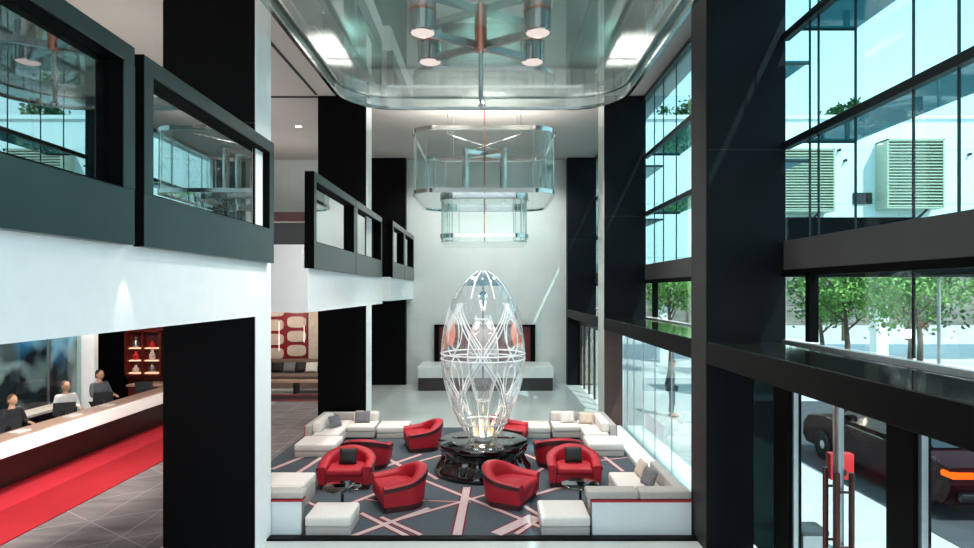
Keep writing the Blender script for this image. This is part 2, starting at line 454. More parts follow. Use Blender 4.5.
# lower glazing, middle bay
wn += 1
w = sroot('window_%d' % wn, (3.5, 9.2, 0))
struct('pane', bx(3.5, 3.515, 9.2, 16.2, .05, 2.6), M['glassclear'], w)
for ym in (10.6, 11.9, 13.1, 14.1, 15.0, 15.7):
    struct('mullion', bx(3.495, 3.52, ym-.006, ym+.006, .05, 2.6), M['steel'], w)
struct('sill_frame', bx(3.46, 3.56, 9.2, 16.2, 0, .06), M['steel'], w)
# far bay: dark framed doors
dn = 0
wn += 1
w = sroot('window_%d' % wn, (3.5, 17.05, 0))
struct('pane', bx(3.5, 3.515, 17.05, 23.7, .05, 2.6), M['glassclear'], w)
for ym in (17.3, 18.4, 19.5, 20.6, 21.7, 22.8, 23.6):
    struct('mullion', bx(3.47, 3.54, ym-.04, ym+.04, 0, 2.6), M['deskfront'], w)
struct('head_frame', bx(3.44, 3.56, 17.05, 23.7, 2.35, 2.6), M['frame'], w)
# near bay: entrance doors
XD = 3.66
p1 = struct('trim_7', bx(XD-.06, XD+.1, 7.46, 7.84, 0, 2.6), M['blackclad'])
p2 = struct('trim_8', bx(XD-.06, XD+.1, 5.27, 5.62, 0, 2.6), M['blackclad'])
wn += 1
w = sroot('window_%d' % wn, (XD, 7.84, 0))
struct('pane', bx(XD, XD+.015, 7.84, 8.57, .1, 2.6), M['glassbal'], w)
def door(y0, y1, handle_y):
    global dn
    dn += 1
    d = sroot('door_%d' % dn, (XD, y0, 0))
    struct('pane', bx(XD, XD+.015, y0+.02, y1-.02, .08, 2.58), M['glassdoor'], d)
    fr = MB()
    fr.box(XD-.02, XD+.035, y0, y0+.045, 0, 2.6); fr.box(XD-.02, XD+.035, y1-.045, y1, 0, 2.6)
    fr.box(XD-.02, XD+.035, y0, y1, 0, .1); fr.box(XD-.02, XD+.035, y0, y1, 2.53, 2.6)
    struct('frame', fr, M['steel'], d)
    for sx in (-1, 1):
        hb = MB(); xx = XD+.008+sx*.075
        hb.tube([(xx, handle_y, .75), (xx, handle_y, 1.72)], .028, 10)
        for z in (.95, 1.52): hb.tube([(XD+.008, handle_y, z), (xx, handle_y, z)], .014, 8)
        struct('handle', hb, M['handle'], d)
door(6.52, 7.45, 6.62); door(5.63, 6.5, 6.4); door(4.3, 5.26, 4.45)

# outside ground
struct('ground', bx(3.55, 90, -40, 90, -.35, -.05), M['pave'])
struct('road', bx(6.7, 13.5, -40, 20.5, -.06, -.04), M['asphalt'])
struct('ground_plaza', bx(-60, 3.55, -40, 1.5, -.35, -.05), M['pave'])

# ------------------------------------------------------------------ floor coverings
def clip(poly, x0, x1, y0, y1):
    for ax, lim, sg in ((0, x0, 1), (0, x1, -1), (1, y0, 1), (1, y1, -1)):
        res = []
        for i in range(len(poly)):
            a, b = poly[i-1], poly[i]
            da, db = sg*(a[ax]-lim), sg*(b[ax]-lim)
            if (da >= 0) != (db >= 0):
                t = da/(da-db); res.append((a[0]+(b[0]-a[0])*t, a[1]+(b[1]-a[1])*t))
            if db >= 0: res.append(b)
        poly = res
        if len(poly) < 3: return []
    return poly
def strip(mb, a, b, w, z, rect, mi):
    a, b = Vector(a), Vector(b); t = (b-a).normalized(); n = Vector((-t.y, t.x))*w/2
    pl = clip([tuple(a+n), tuple(a-n), tuple(b-n), tuple(b+n)], *rect)
    if pl:
        mb.mi = mi; vs = [mb.bm.verts.new((p[0], p[1], z)) for p in pl]; mb._face(vs); mb.mi = 0
def fl(px, py):
    d = 2232/(py-291); return ((px-488)/620*d, d)
RECT = (-4.6, 3.0, 9.065, 16.3)
rug = MB(); rug.box(RECT[0], RECT[1], RECT[2], RECT[3], .002, .014)
segs = [((380, 525.5), (487, 495), .09, 0), ((466, 488), (456, 536), .17, 1), ((423, 481), (540, 528), .10, 0), ((533, 517), (495, 535), .26, 0),
        ((349, 538), (428, 509), .12, 1), ((360, 514), (408, 538), .10, 0), ((410, 501), (470, 503), .04, 0), ((380, 518), (420, 536), .09, 0),
        ((271, 470), (316, 452), .14, 1), ((290, 478), (330, 452), .12, 0), ((376, 470), (420, 455), .12, 0), ((380, 456), (410, 472), .12, 0),
        ((418, 462), (440, 456), .10, 1), ((330, 512), (376, 494), .10, 0), ((365, 500), (400, 506), .05, 0), ((524, 455), (560, 470), .12, 1),
        ((528, 478), (548, 465), .10, 0), ((532, 496), (560, 488), .12, 0), ((520, 505), (545, 520), .10, 0), ((600, 455), (622, 472), .10, 1),
        ((592, 462), (628, 458), .06, 0), ((515, 535), (560, 505), .1, 0), ((300, 500), (345, 520), .08, 0), ((420, 470), (436, 480), .1, 0)]
k = 0
for a, b, w_, rd in segs:
    w_ *= .78
    A, B = fl(*a), fl(*b); k += 1
    strip(rug, A, B, w_+.06, .0150+k*.00004, RECT, 2)
    strip(rug, A, B, w_, .0170+k*.00004, RECT, 1)
tag(rug.build('rug', [M['rug'], M['rugline'], M['rugred']]), 'slate grey rug with crossing pale and red lines under the seating', 'rug')

RC = (-6.88, -4.62, 2.0, 23.0)
cp = MB(); cp.box(RC[0], RC[1], RC[2], RC[3], .001, .008)
k = 0
for i in range(17):
    y = 3.0+i*1.25; k += 1
    strip(cp, (-7, y), (-4, y+2.4*random.uniform(.7, 1.3)), .025, .0095+k*.00002, RC, 1)
    if i % 2 == 0: strip(cp, (-7, y+2.2), (-4, y+random.uniform(-.4, .6)), .022, .0105+k*.00002, RC, 1)
for x in (-6.3, -5.5, -4.95): strip(cp, (x, 2), (x+.35, 23), .02, .0112+x*.00001, RC, 1)
tag(cp.build('carpet', [M['carpet'], M['carpetline']]), 'grey carpet crossed by thin pale lines beside the red runner', 'carpet')
rc = MB(); rc.box(-7.95, -6.89, 2.0, 17.2, .002, .02); 
rr = rc.build('carpet_runner', M['redcarpet']); tag(rr, 'bright red carpet runner along the reception desk', 'carpet')
bx(-8.845, -7.95, 2.0, 17.2, .002, .0205).build('painted_glow_strip', M['redcarpetglow'], rr)['label'] = 'red carpet strip beside the desk with the under-desk glow painted in'  # glow of the under-desk LED strip put into the carpet colour

# ------------------------------------------------------------------ reception
struct('wall_reception', bx(-10.9, -10.7, 1.5, 16.1, 0, 3.25), M['artdark'])
struct('column', bx(-10.95, -10.25, 16.1, 16.26, 0, 3.25), M['white'])
struct('wall_reception_end', bx(-10.65, -8.2, 18.3, 18.5, 0, 3.25), M['redwood'])
struct('wall_reception_dark', bx(-12.6, -10.65, 18.2, 18.4, 0, 3.25), M['blackclad'])
wn += 1
w = sroot('window_%d' % wn, (-10.6, 2, 0))
struct('pane', bx(-10.6, -10.585, 2, 16.1, 0, 3.25), M['glassclear'], w)
for ym in (5.5, 8.6, 11.75, 14.9): struct('mullion', bx(-10.61, -10.57, ym-.02, ym+.02, 0, 3.25), M['steel'], w)
desk = thing('reception_desk', (-8.5, 10, 0), 'long reception desk with white lit fascia and dark timber base', 'desk')
bx(-8.98, -8.85, 3.0, 16.9, 0, .80).build('base_panel', M['deskfront'], desk)
bx(-8.46, -8.10, 3.0, 17.0, .80, 1.075, bev=.01, seg=1).build('fascia', M['desklight'], desk)
bx(-9.2, -8.46, 3.0, 17.0, .70, .80, bev=.006, seg=1).build('work_surface', M['screen'], desk)
bx(-8.56, -8.11, 3.0, 17.0, 1.075, 1.10, bev=.006, seg=1).build('desktop', M['desktop'], desk)
bx(-9.2, -8.85, 16.9, 17.0, 0, .7).build('end_panel', M['deskfront'], desk)
# counter behind desk end
cb = thing('counter', (-9.4, 17.9, 0), 'timber counter below the red display cabinet', 'counter')
bx(-10.2, -8.5, 17.55, 18.25, 0, .9).build('body', M['redwood'], cb)
bx(-10.25, -8.45, 17.5, 18.28, .9, .95, bev=.006, seg=1).build('worktop', M['desktop'], cb)
bb = thing('back_counter', (-10.3, 9, 0), 'black and white work counter behind the receptionists', 'counter')
bx(-10.55, -10.1, 4, 15.2, 0, .82).build('body', M['screen'], bb)
bx(-10.57, -10.05, 4, 15.2, .82, .88).build('worktop', M['warmwhite'], bb)
# display cabinet
cab = thing('display_cabinet', (-10.0, 18.2, 1.0), 'dark red display cabinet with lit shelves at the reception end', 'cabinet')
f = MB(); xs = (-10.25, -9.85, -9.72, -9.30); zs = (1.2, 1.58, 1.94, 2.34)
f.box(-10.62, -9.3, 18.16, 18.3, 1.0, 2.75)
f.build('back_panel', M['redwood'], cab)
fr = MB()
for x in (-10.55, -10.06, -9.54): fr.box(x-.03, x+.03, 17.98, 18.16, 1.15, 2.45)
for z in (1.15, 2.42): fr.box(-10.57, -9.52, 17.98, 18.16, z-.02, z+.03)
fr.build('frame', M['redwood'], cab)
for x0, x1 in ((-10.46, -10.12), (-10.0, -9.61)):
    bx(x0+.04, x1-.04, 18.14, 18.158, 1.25, 2.34).build('niche_back', M['maroon'], cab)
    for z in (1.2, 1.56, 1.92):
        bx(x0, x1, 18.0, 18.15, z, z+.03).build('shelf', M['niche'], cab)
n = 0
orn_names = ('lower', 'middle', 'upper')
for ci, x in enumerate((-10.29, -9.81)):
    for ri, z in enumerate((1.232, 1.592, 1.952)):
        o = MB(); hgt = .2+.05*((ci+ri) % 3)
        o.lathe([(.05, z), (.085, z+.04), (.09, z+hgt*.5), (.04, z+hgt*.8), (.05, z+hgt)], x, 18.07, 14)
        tag(o.build('vase', (M['cream'], M['signred'], M['steel'])[(ci*2+ri) % 3]), '%s vase on the %s shelf of the lit display cabinet, %s column' % (('cream', 'red', 'silver')[(ci*2+ri) % 3], orn_names[ri], ('left', 'right')[ci]), 'vase', 'vases in the display cabinet')

def monitor(x, y, rz, label):
    r = thing('computer_monitor', (0, 0, 0), label, 'monitor', 'monitors on the reception desk')
    mt = Matrix.Rotation(math.radians(-12), 4, 'X')
    bx(-.2, .2, -.02, .02, .2, .48, bev=.008, seg=1, mat=mt).build('screen', M['screen'], r)
    bx(-.03, .03, -.015, .06, .01, .3).build('stand', M['screen'], r)
    bx(-.12, .12, -.07, .10, 0, .015, bev=.004, seg=1).build('base', M['steel'], r)
    r.location = (x, y, .80); r.rotation_euler = (0, 0, rz); return r
monitor(-8.85, 12.9, math.radians(25), 'black monitor on the desk in front of the middle receptionist')
monitor(-8.85, 14.2, math.radians(25), 'black monitor on the desk in front of the grey suited receptionist')
monitor(-8.85, 15.9, math.radians(30), 'black monitor on the desk at its far end past the standing receptionist')
monitor(-8.85, 11.4, math.radians(25), 'black monitor on the desk by the seated receptionist at the picture edge')
for k, (x, y, lb) in enumerate(((-8.33, 12.4, 'white paper pad on the desk before the middle receptionist'), (-8.33, 13.5, 'white paper pad on the desk between the two far receptionists'), (-8.33, 11.0, 'white paper pad on the desk nearest the picture edge'))):
    tag(bx(x-.1, x+.1, y-.15, y+.15, 1.101, 1.12).build('paper_pad', M['shirtwhite']), lb, 'paper', 'paper pads on the desk')

# ------------------------------------------------------------------ people
def skin_mesh(verts, edges, radii, lvl=1):
    me = bpy.data.meshes.new('tmp'); me.from_pydata([tuple(v) for v in verts], edges, [])
    o = bpy.data.objects.new('tmp', me); COL.objects.link(o)
    md = o.modifiers.new('Skin', 'SKIN'); md.use_smooth_shade = True
    sv = me.skin_vertices[0].data
    for i, r in enumerate(radii):
        sv[i].radius = (r, r) if not isinstance(r, tuple) else r
        sv[i].use_root = (i == 0)
    s = o.modifiers.new('Sub', 'SUBSURF'); s.levels = lvl; s.render_levels = lvl
    dg = bpy.context.evaluated_depsgraph_get(); ev = o.evaluated_get(dg)
    b = bmesh.new(); b.from_mesh(ev.to_mesh()); ev.to_mesh_clear()
    bpy.data.objects.remove(o); bpy.data.meshes.remove(me)
    return b

def person(loc, rz, height, label, shirt, legs, pose='desk', hair='hair', cap=False, seated=False):
    """facing local -Y"""
    k = height/1.75
    J = {'pelvis': (0, 0, .95), 'waist': (0, .01, 1.08), 'chest': (0, .0, 1.28), 'neckb': (0, .02, 1.44), 'neck': (0, .01, 1.52), 'head': (0, -.01, 1.58)}
    for sx, n in ((-1, 'l'), (1, 'r')):
        J['sho'+n] = (sx*.19, .01, 1.40)
        if pose == 'desk':
            J['elb'+n] = (sx*.25, -.06, 1.14); J['wri'+n] = (sx*.16, -.29, 1.13); hd = Vector((-sx*.05, -1, -.1)).normalized()
        else:
            J['elb'+n] = (sx*.24, .07, 1.13); J['wri'+n] = (sx*.09, .16, .94); hd = Vector((-sx*.7, .1, -.7)).normalized()
        J['hip'+n] = (sx*.09, 0, .90); J['kne'+n] = (sx*.10, -.02, .50); J['ank'+n] = (sx*.10, .02, .09); J['toe'+n] = (sx*.12, -.16, .045)
        h0 = Vector(J['wri'+n]); J['palm'+n] = tuple(h0+hd*.075)
        side = Vector((0, 0, 1)).cross(hd).normalized() if pose == 'desk' else Vector((1, 0, 0))
        for q in range(4):
            L = (.070, .082, .078, .060)[q]; b0 = h0+hd*.085+side*(q-1.5)*.02
            J['f%d%s' % (q, n)] = tuple(b0); J['g%d%s' % (q, n)] = tuple(b0+hd*L*.55+Vector((0, 0, -.012))); J['k%d%s' % (q, n)] = tuple(b0+hd*L+Vector((0, 0, -.035)))
        J['t0'+n] = tuple(h0+hd*.03-side*sx*.03); J['t1'+n] = tuple(h0+hd*.07-side*sx*.055)
    R = {'pelvis': .13, 'waist': .12, 'chest': .14, 'neckb': .075, 'neck': .052, 'head': .06}
    E = [('pelvis', 'waist'), ('waist', 'chest'), ('chest', 'neckb'), ('neckb', 'neck'), ('neck', 'head')]
    for n in 'lr':
        for a, r in (('sho', .062), ('elb', .045), ('wri', .028), ('palm', .03), ('hip', .085), ('kne', .06), ('ank', .042), ('toe', .04), ('t0', .014), ('t1', .010)): R[a+n] = r
        E += [('chest', 'sho'+n), ('sho'+n, 'elb'+n), ('elb'+n, 'wri'+n), ('wri'+n, 'palm'+n), ('pelvis', 'hip'+n), ('hip'+n, 'kne'+n), ('kne'+n, 'ank'+n), ('ank'+n, 'toe'+n), ('wri'+n, 't0'+n), ('t0'+n, 't1'+n)]
        for q in range(4):
            for a, r in (('f', .010), ('g', .009), ('k', .008)): R[a+str(q)+n] = r
            E += [('palm'+n, 'f%d%s' % (q, n)), ('f%d%s' % (q, n), 'g%d%s' % (q, n)), ('g%d%s' % (q, n), 'k%d%s' % (q, n))]
    def make(names, grow, bare=False):
        idx = {n: i for i, n in enumerate(names)}
        es = [(idx[a], idx[b]) for a, b in E if a in idx and b in idx]
        G = lambda n: grow-(.03 if bare and (n in ('chest', 'waist', 'pelvis') or n[:3] in ('sho', 'hip')) else 0)+(.012 if not bare and n == 'chest' else 0)
        rad = [((R[n]+G(n))*k*(1.15 if n in ('chest', 'waist', 'pelvis') else 1), (R[n]+G(n))*k*(.8 if n in ('chest', 'waist', 'pelvis') else 1)) for n in names]
        m = MB(); m.add(skin_mesh([Vector(J[n])*k for n in names], es, rad)); return m
    r = thing('person', (0, 0, 0), label, 'person')
    b = make(list(J.keys()), 0, True)
    H = lambda x, y, z: Vector((x, y, z))*k
    b.ell(H(0, -.02, 1.64), (.078*k, .096*k, .118*k), 18, 14)
    b.ell(H(0, -.115, 1.63), (.014*k, .02*k, .026*k), 8, 6)
    for sx in (-1, 1): b.ell(H(sx*.08, 0, 1.635), (.012*k, .024*k, .034*k), 8, 6)
    b.ell(H(0, -.098, 1.585), (.028*k, .012*k, .009*k), 8, 6)
    body = b.build('body', M['skin'], r)
    for sx in (-1, 1): MB().ell(H(sx*.03, -.105, 1.655), (.013*k, .01*k, .009*k), 8, 6).build('eye', M['screen'], r)
    up = [n for n in J if n[:3] in ('pel', 'wai', 'che') or n == 'neckb' or n[:3] in ('sho', 'elb', 'wri')]
    make(up, .014).build('jacket', M[shirt], r)
    lo = [n for n in J if n in ('pelvis',) or n[:3] in ('hip', 'kne', 'ank')]
    make(lo, .016).build('trousers', M[legs], r)
    for n in 'lr':
        s = MB(); a = Vector(J['ank'+n])*k
        s.ell(a+Vector((0, -.075, -.045))*k, (.05*k, .14*k, .046*k), 12, 8)
        s.build('shoe', M['screen'], r)
    hm = MB()
    if cap:
        hm.ell(H(0, -.01, 1.70), (.093*k, .108*k, .075*k), 16, 10)
        hm.ell(H(0, -.13, 1.70), (.07*k, .08*k, .012*k), 12, 6)
        hm.build('cap', M['cap'], r)
    else:
        hm.ell(H(0, .015, 1.685), (.086*k, .094*k, .092*k), 16, 12); hm.ell(H(0, .05, 1.62), (.078*k, .06*k, .085*k), 14, 10)
        hm.build('hair', M[hair], r)
    r.location = loc; r.rotation_euler = (0, 0, rz)
    return r
M['blond'] = pm('light_brown_hair', (92, 58, 36), .6)
person((-9.42, 15.0, 0), math.radians(70), 1.68, 'standing person in a grey suit behind the far end of the desk', 'shirtgrey', 'trousers')
person((-9.42, 13.8, 0), math.radians(60), 1.58, 'person with brown hair and pale top behind the middle of the desk', 'shirtwhite', 'trousers', hair='blond')
person((-9.42, 12.25, 0), math.radians(75), 1.54, 'brown haired person in a dark jacket behind the desk at the picture edge', 'shirtdark', 'trousers', hair='blond')
person((5.3, 18.0, -.05), math.radians(85), 1.66, 'person in a cap standing on the pavement outside, hands behind back', 'coatgrey', 'teal_trousers', pose='behind', cap=True)

# ------------------------------------------------------------------ fireplace
fp = thing('fireplace', (-.12, 22.7, 0), 'long low fireplace with dark red panel on the back wall', 'fireplace')
bx(-2.55, 2.3, 22.35, 24.09, 0, .47).build('base', M['firebase'], fp)
bx(-2.58, 2.33, 22.3, 24.09, .47, .87, bev=.01, seg=1).build('hearth_slab', M['firetop'], fp)
fr = MB(); fr.box(-2.12, -1.93, 23.95, 24.09, .87, 2.3); fr.box(1.6, 1.79, 23.95, 24.09, .87, 2.3); fr.box(-2.12, 1.79, 23.95, 24.09, 2.22, 2.3)
fr.build('surround', M['blackclad'], fp)
bx(-1.93, 1.6, 24.03, 24.09, .87, 2.22).build('back_panel', M['firered'], fp)

# ------------------------------------------------------------------ egg sculpture and pedestal
EX, EY = -.12, 12.37
ped = thing('pedestal', (EX, EY, 0), 'round glossy black pedestal with waisted fluted drum under the crystal egg', 'pedestal')
n = 72; m = MB(); rings = []
for r0, z, wav in ((.93, .016, .0), (.96, .06, .02), (.93, .14, .05), (.84, .24, .07), (.79, .34, .08), (.82, .44, .07), (.88, .52, .05)):
    rings.append([m.bm.verts.new((EX+(r0+wav*.5*math.sin(14*2*PI*k/n))*math.cos(2*PI*k/n), EY+(r0+wav*.5*math.sin(14*2*PI*k/n))*math.sin(2*PI*k/n), z)) for k in range(n)])
for A, B in zip(rings, rings[1:]):
    for k in range(n): m._face([A[k], A[(k+1) % n], B[(k+1) % n], B[k]])
m._face(rings[0][::-1]); m._face(rings[-1])
m.build('drum', M['blackgloss'], ped, angle=1.0)
MB().lathe([(.80, .52), (.885, .53), (.90, .57), (.89, .62), (.872, .632)], EX, EY, 64).build('top', M['blackgloss'], ped)
for a in (25, 155, 205, 335):
    MB().lathe([(.03, .632), (.03, .64), (.012, .644)], EX+.62*math.cos(math.radians(a)), EY+.62*math.sin(math.radians(a)), 12).build('uplight', M['steel'], ped)

egg = thing('egg_sculpture', (EX, EY, .634), 'tall crystal egg sculpture with crossing ribs on the black pedestal', 'sculpture')
Z0, ZM, Z1, RM = .634, 2.30, 4.02, .838
def er(z):
    if z >= ZM:
        t = (z-ZM)/(Z1-ZM); return RM*max(0, 1-t**2.15)**.60
    t = (ZM-z)/(ZM-Z0); return RM*(1-.68*t**1.9)
prof = [(er(Z0+(Z1-.02-Z0)*i/40), Z0+(Z1-.02-Z0)*i/40) for i in range(41)]
MB().lathe(prof, EX, EY, 48, cap=False).build('shell', M['egg'], egg)
def ep(a, z, inset=.012): r = max(.004, er(z)-inset); return (EX+r*math.cos(a), EY+r*math.sin(a), z)
a0 = -PI/2
for i in range(4):
    for sg in (1, -1):
        for of in (-.045, .045):
            base = a0+2*PI*i/4+of
            pts = [ep(base+sg*(z-ZM)*.80, z) for z in [1.05+(3.35-1.05)*j/20 for j in range(21)]]
            m = MB(); m.tube(pts, .013, 6); m.build('rib', M['crystal'], egg)
for z in (2.26, 2.36, 1.0):
    MB().tube([ep(2*PI*k/48, z, .0) for k in range(48)], .016, 6, closed=True).build('ring', M['crystal'], egg)
for i in range(4):                                    # arched loops between the ribs, above and below the waist
    for zc, hh in ((2.72, .34), (1.84, .38)):
        base = a0+2*PI*(i+.5)/4
        pts = [ep(base+.19*math.cos(2*PI*k/20), zc+hh*math.sin(2*PI*k/20)) for k in range(20)]
        MB().tube(pts, .013, 6, closed=True).build('loop', M['crystal'], egg)
for base in (a0-1.22, a0+1.22, a0+PI-1.0, a0+PI+1.0):
    m = MB()
    g = {}
    for u in range(7):
        for v in range(9):
            zz = 2.46+.5*v/8; wd = .15*math.sin(PI*(v/8*.8+.12)); g[u, v] = m.bm.verts.new(ep(base+wd*(u/3-1), zz, .045))
    for u in range(6):
        for v in range(8): m._face([g[u, v], g[u+1, v], g[u+1, v+1], g[u, v+1]])
    bmesh.ops.solidify(m.bm, geom=m.bm.faces[:], thickness=.012)
    m.build('rose_panel', M['rosepanel'], egg)
MB().lathe([(er(z), z) for z in (3.70, 3.78, 3.86, 3.93, 3.98, 4.005, 4.018)], EX, EY, 8).build('cap', M['crystalcap'], egg, angle=.1)
for i in range(8):
    a = a0+2*PI*(i+.5)/8
    MB().tube([ep(a, z) for z in [3.45+(3.99-3.45)*j/8 for j in range(9)]], .012, 6).build('cap_rib', M['crystal'], egg)
MB().tube([(EX, EY, .65), (EX, EY, 3.9)], .016, 8).build('rod', M['chrome'], egg)
MB().lathe([(.01, 3.28), (.06, 3.42), (.10, 3.52), (.03, 3.6), (.012, 3.75)], EX, EY, 8).build('pendant', M['crystalcap'], egg, angle=.1)
vz = MB(); vz.lathe([(.10, 1.35), (.16, 1.5), (.27, 1.9), (.31, 2.3), (.27, 2.75), (.16, 3.05), (.13, 3.12)], EX, EY, 8, cap=False)
vz.build('inner_vessel', M['egg'], egg, angle=.1)
for i in range(16):
    MB().tube([ep(a0+2*PI*(i+.5)/16, z) for z in [.72+.1*j for j in range(9)]], .008, 5).build('lower_rib', M['crystal'], egg)
for z_, r_ in ((3.04, .165), (1.42, .13)): MB().tube([(EX+r_*math.cos(2*PI*k/24), EY+r_*math.sin(2*PI*k/24), z_) for k in range(24)], .016, 6, closed=True).build('inner_ring', M['crystal'], egg)
for i in range(2):
    a = PI*i
    MB().tube([(EX+r*math.cos(a), EY+r*math.sin(a), z) for r, z in ((.10, 1.35), (.16, 1.5), (.27, 1.9), (.31, 2.3), (.27, 2.75), (.16, 3.05), (.13, 3.12))], .013, 6).build('inner_rib', M['crystal'], egg)
for i in range(8):
    a = 2*PI*(i+.3)/8
    MB().lathe([(.02, .75), (.03, .80), (.02, .88), (.012, .96), (.006, 1.0)], EX+.2*math.cos(a), EY+.2*math.sin(a), 10).build('lamp', M['goldlamp'] if i % 2 else M['crystal'], egg)
MB().lathe([(.16, .636), (.18, .68), (.2, .73), (.15, .78), (.03, .78)], EX, EY, 32).build('foot', M['crystal'], egg)
MB().lathe([(.015, .78), (.022, .9), (.014, 1.1), (.018, 1.3)], EX, EY, 12).build('candle', M['goldlamp'], egg)

# ------------------------------------------------------------------ armchairs
def make_chair():
    r = thing('armchair', (0, 0, 0), '', 'armchair', 'red tub armchairs around the pedestal')
    N = 36; W, yb, yf = .40, .06, -.36
    path = []
    for i in range(7): path.append((Vector((-W, yf+(yb-yf)*i/6)), Vector((-1, 0))))
    for i in range(1, N):
        a = PI-PI*i/N; p = Vector((W*math.cos(a), yb+.29*math.sin(a))); nn = Vector((math.cos(a)/W, math.sin(a)/.29)).normalized(); path.append((p, nn))
    for i in range(7): path.append((Vector((W, yb+(yf-yb)*i/6)), Vector((1, 0))))
    T = len(path)-1
    m = MB(); rings = []; rim = []
    for i, (p, nn) in enumerate(path):
        t = i/T; s = math.sin(PI*t)**1.6
        h = .42+.21*s
        th = .085
        sec = [(-th*.6, .10), (th*.75, .10), (th*1.0, .3), (th*1.05+.03*s, h-.03), (th*.8+.03*s, h-.004), (.0, h), (-th*.7, h-.015), (-th*.9, h-.06), (-th*.8, .3)]
        rings.append([m.bm.verts.new((p.x+nn.x*o, p.y+nn.y*o, z)) for o, z in sec])
        o_ = th*1.05+.03*s; rim.append([(p.x+nn.x*(o_-.02), p.y+nn.y*(o_-.02), h-.018), (p.x+nn.x*(o_+.008), p.y+nn.y*(o_+.008), h-.022), (p.x+nn.x*(o_+.008), p.y+nn.y*(o_+.008), h-.115+.03*(1-s)), (p.x+nn.x*(o_-.02), p.y+nn.y*(o_-.02), h-.12+.03*(1-s))])
    q = len(rings[0])
    for A, B in zip(rings, rings[1:]):
        for k in range(q): m._face([A[k], A[(k+1) % q], B[(k+1) % q], B[k]])
    m._face(rings[0][::-1]); m._face(rings[-1])
    sh = m.build('shell', M['red'], r, angle=1.0)
    pb = MB(); rr_ = [[pb.bm.verts.new(q_) for q_ in q4] for q4 in rim]
    for A, B in zip(rr_, rr_[1:]):
        for k in range(4): pb._face([A[k], A[(k+1) % 4], B[(k+1) % 4], B[k]])
    pb._face(rr_[0][::-1]); pb._face(rr_[-1])
    pb.build('rim_band', M['maroon'], sh)
    def inner(o, y0):
        pts = [(-W+o, y0)]
        for i in range(21):
            a = PI-PI*i/20; pts.append(((W-o)*math.cos(a), yb+(.29-o)*math.sin(a)))
        pts.append((W-o, y0)); return pts
    bmx = MB(); bmx.poly_prism(inner(.07, yf+.005), 'z', .1, .25); bmx.build('seat_base', M['red'], r)
    cu = MB(); cu.poly_prism(inner(.085, yf-.03), 'z', .255, .37)
    bmesh.ops.bevel(cu.bm, geom=[e for e in cu.bm.edges if abs(e.verts[0].co.z-e.verts[1].co.z) < 1e-5], offset=.035, segments=3, profile=.5, affect='EDGES')
    cu.build('seat_cushion', M['red'], r)
    pl = [(x*.96, y*.96) for x, y in [(-W-.06, yf+.03)]+[((W+.06)*math.cos(PI-PI*i/20), yb+.34*math.sin(PI-PI*i/20)) for i in range(21)]+[(W+.06, yf+.03)]]
    MB().poly_prism(pl, 'z', 0, .105).build('plinth', M['maroon'], r)
    return r
chairs = [(-2.62, 11.5, 2, 'red tub armchair facing the camera with black cushion, left of the crystal egg'),
          (-2.52, 12.7, 178, 'red tub armchair back to back behind the left cushioned armchair'),
          (-1.52, 10.5, -68, 'red tub armchair in left foreground turned sideways, high back toward the pedestal'),
          (-1.53, 14.2, -74, 'red tub armchair behind left of the pedestal, turned toward the left sofa'),
          (.36, 10.6, 66, 'red tub armchair standing directly in front right of the pedestal'),
          (.50, 14.6, 78, 'red tub armchair mostly hidden behind the pedestal'),
          (1.58, 11.6, -3, 'red tub armchair facing the camera with black cushion, right of the crystal egg'),
          (1.44, 12.8, 182, 'red tub armchair back to back behind the right cushioned armchair')]
RZ = .017
ch0 = None
for x, y, a, lb in chairs:
    if ch0 is None:
        ch0 = make_chair(); ch0.location = (x, y, RZ); ch0.rotation_euler = (0, 0, math.radians(a)); ch0['label'] = lb
    else: dup(ch0, (x, y, RZ), math.radians(a), lb)

def pillow(x, y, z, w, h, t, rz, tilt, mat, label, group=None):
    mt = Matrix.Translation((x, y, z)) @ Matrix.Rotation(rz, 4, 'Z') @ Matrix.Rotation(tilt, 4, 'X')
    return tag(MB().pillow(w, h, t, mt).build('cushion', mat, angle=1.2), label, 'cushion', group)
pillow(-2.62, 11.53, .53, .33, .29, .12, .03, math.radians(-20), M['blackcush'], 'black cushion on the left camera-facing red armchair')
pillow(1.58, 11.63, .53, .33, .29, .12, 0, math.radians(-20), M['blackcush'], 'black cushion on the right camera-facing red armchair')

# ------------------------------------------------------------------ small round tables
def side_table(x, y, label):
    r = thing('side_table', (x, y, RZ), label, 'table', 'small round black tables')
    MB().lathe([(.19, RZ), (.20, RZ+.012), (.04, RZ+.03), (.03, RZ+.05)], x, y, 28).build('base', M['blackgloss'], r)
    MB().tube([(x, y, RZ+.04), (x, y, .44)], .025, 12).build('stem', M['blackgloss'], r)
    MB().lathe([(.27, .43), (.305, .44), (.305, .458), (.295, .463)], x, y, 40).build('tabletop', M['blackgloss'], r)
side_table(-2.36, 9.98, 'round black side table in front of the left cushioned armchair')
side_table(1.49, 10.12, 'round black side table in front of the right cushioned armchair')
def tumbler(x, y, z, label):
    tag(MB().lathe([(.025, z), (.035, z+.005), (.04, z+.09), (.036, z+.09), (.03, z+.012)], x, y, 16).build('drinking_glass', M['egg']), label, 'glass')
tumbler(-2.27, 9.93, .463, 'small clear glass on the left round black table')
tumbler(1.58, 10.05, .463, 'small clear glass on the right round black table')

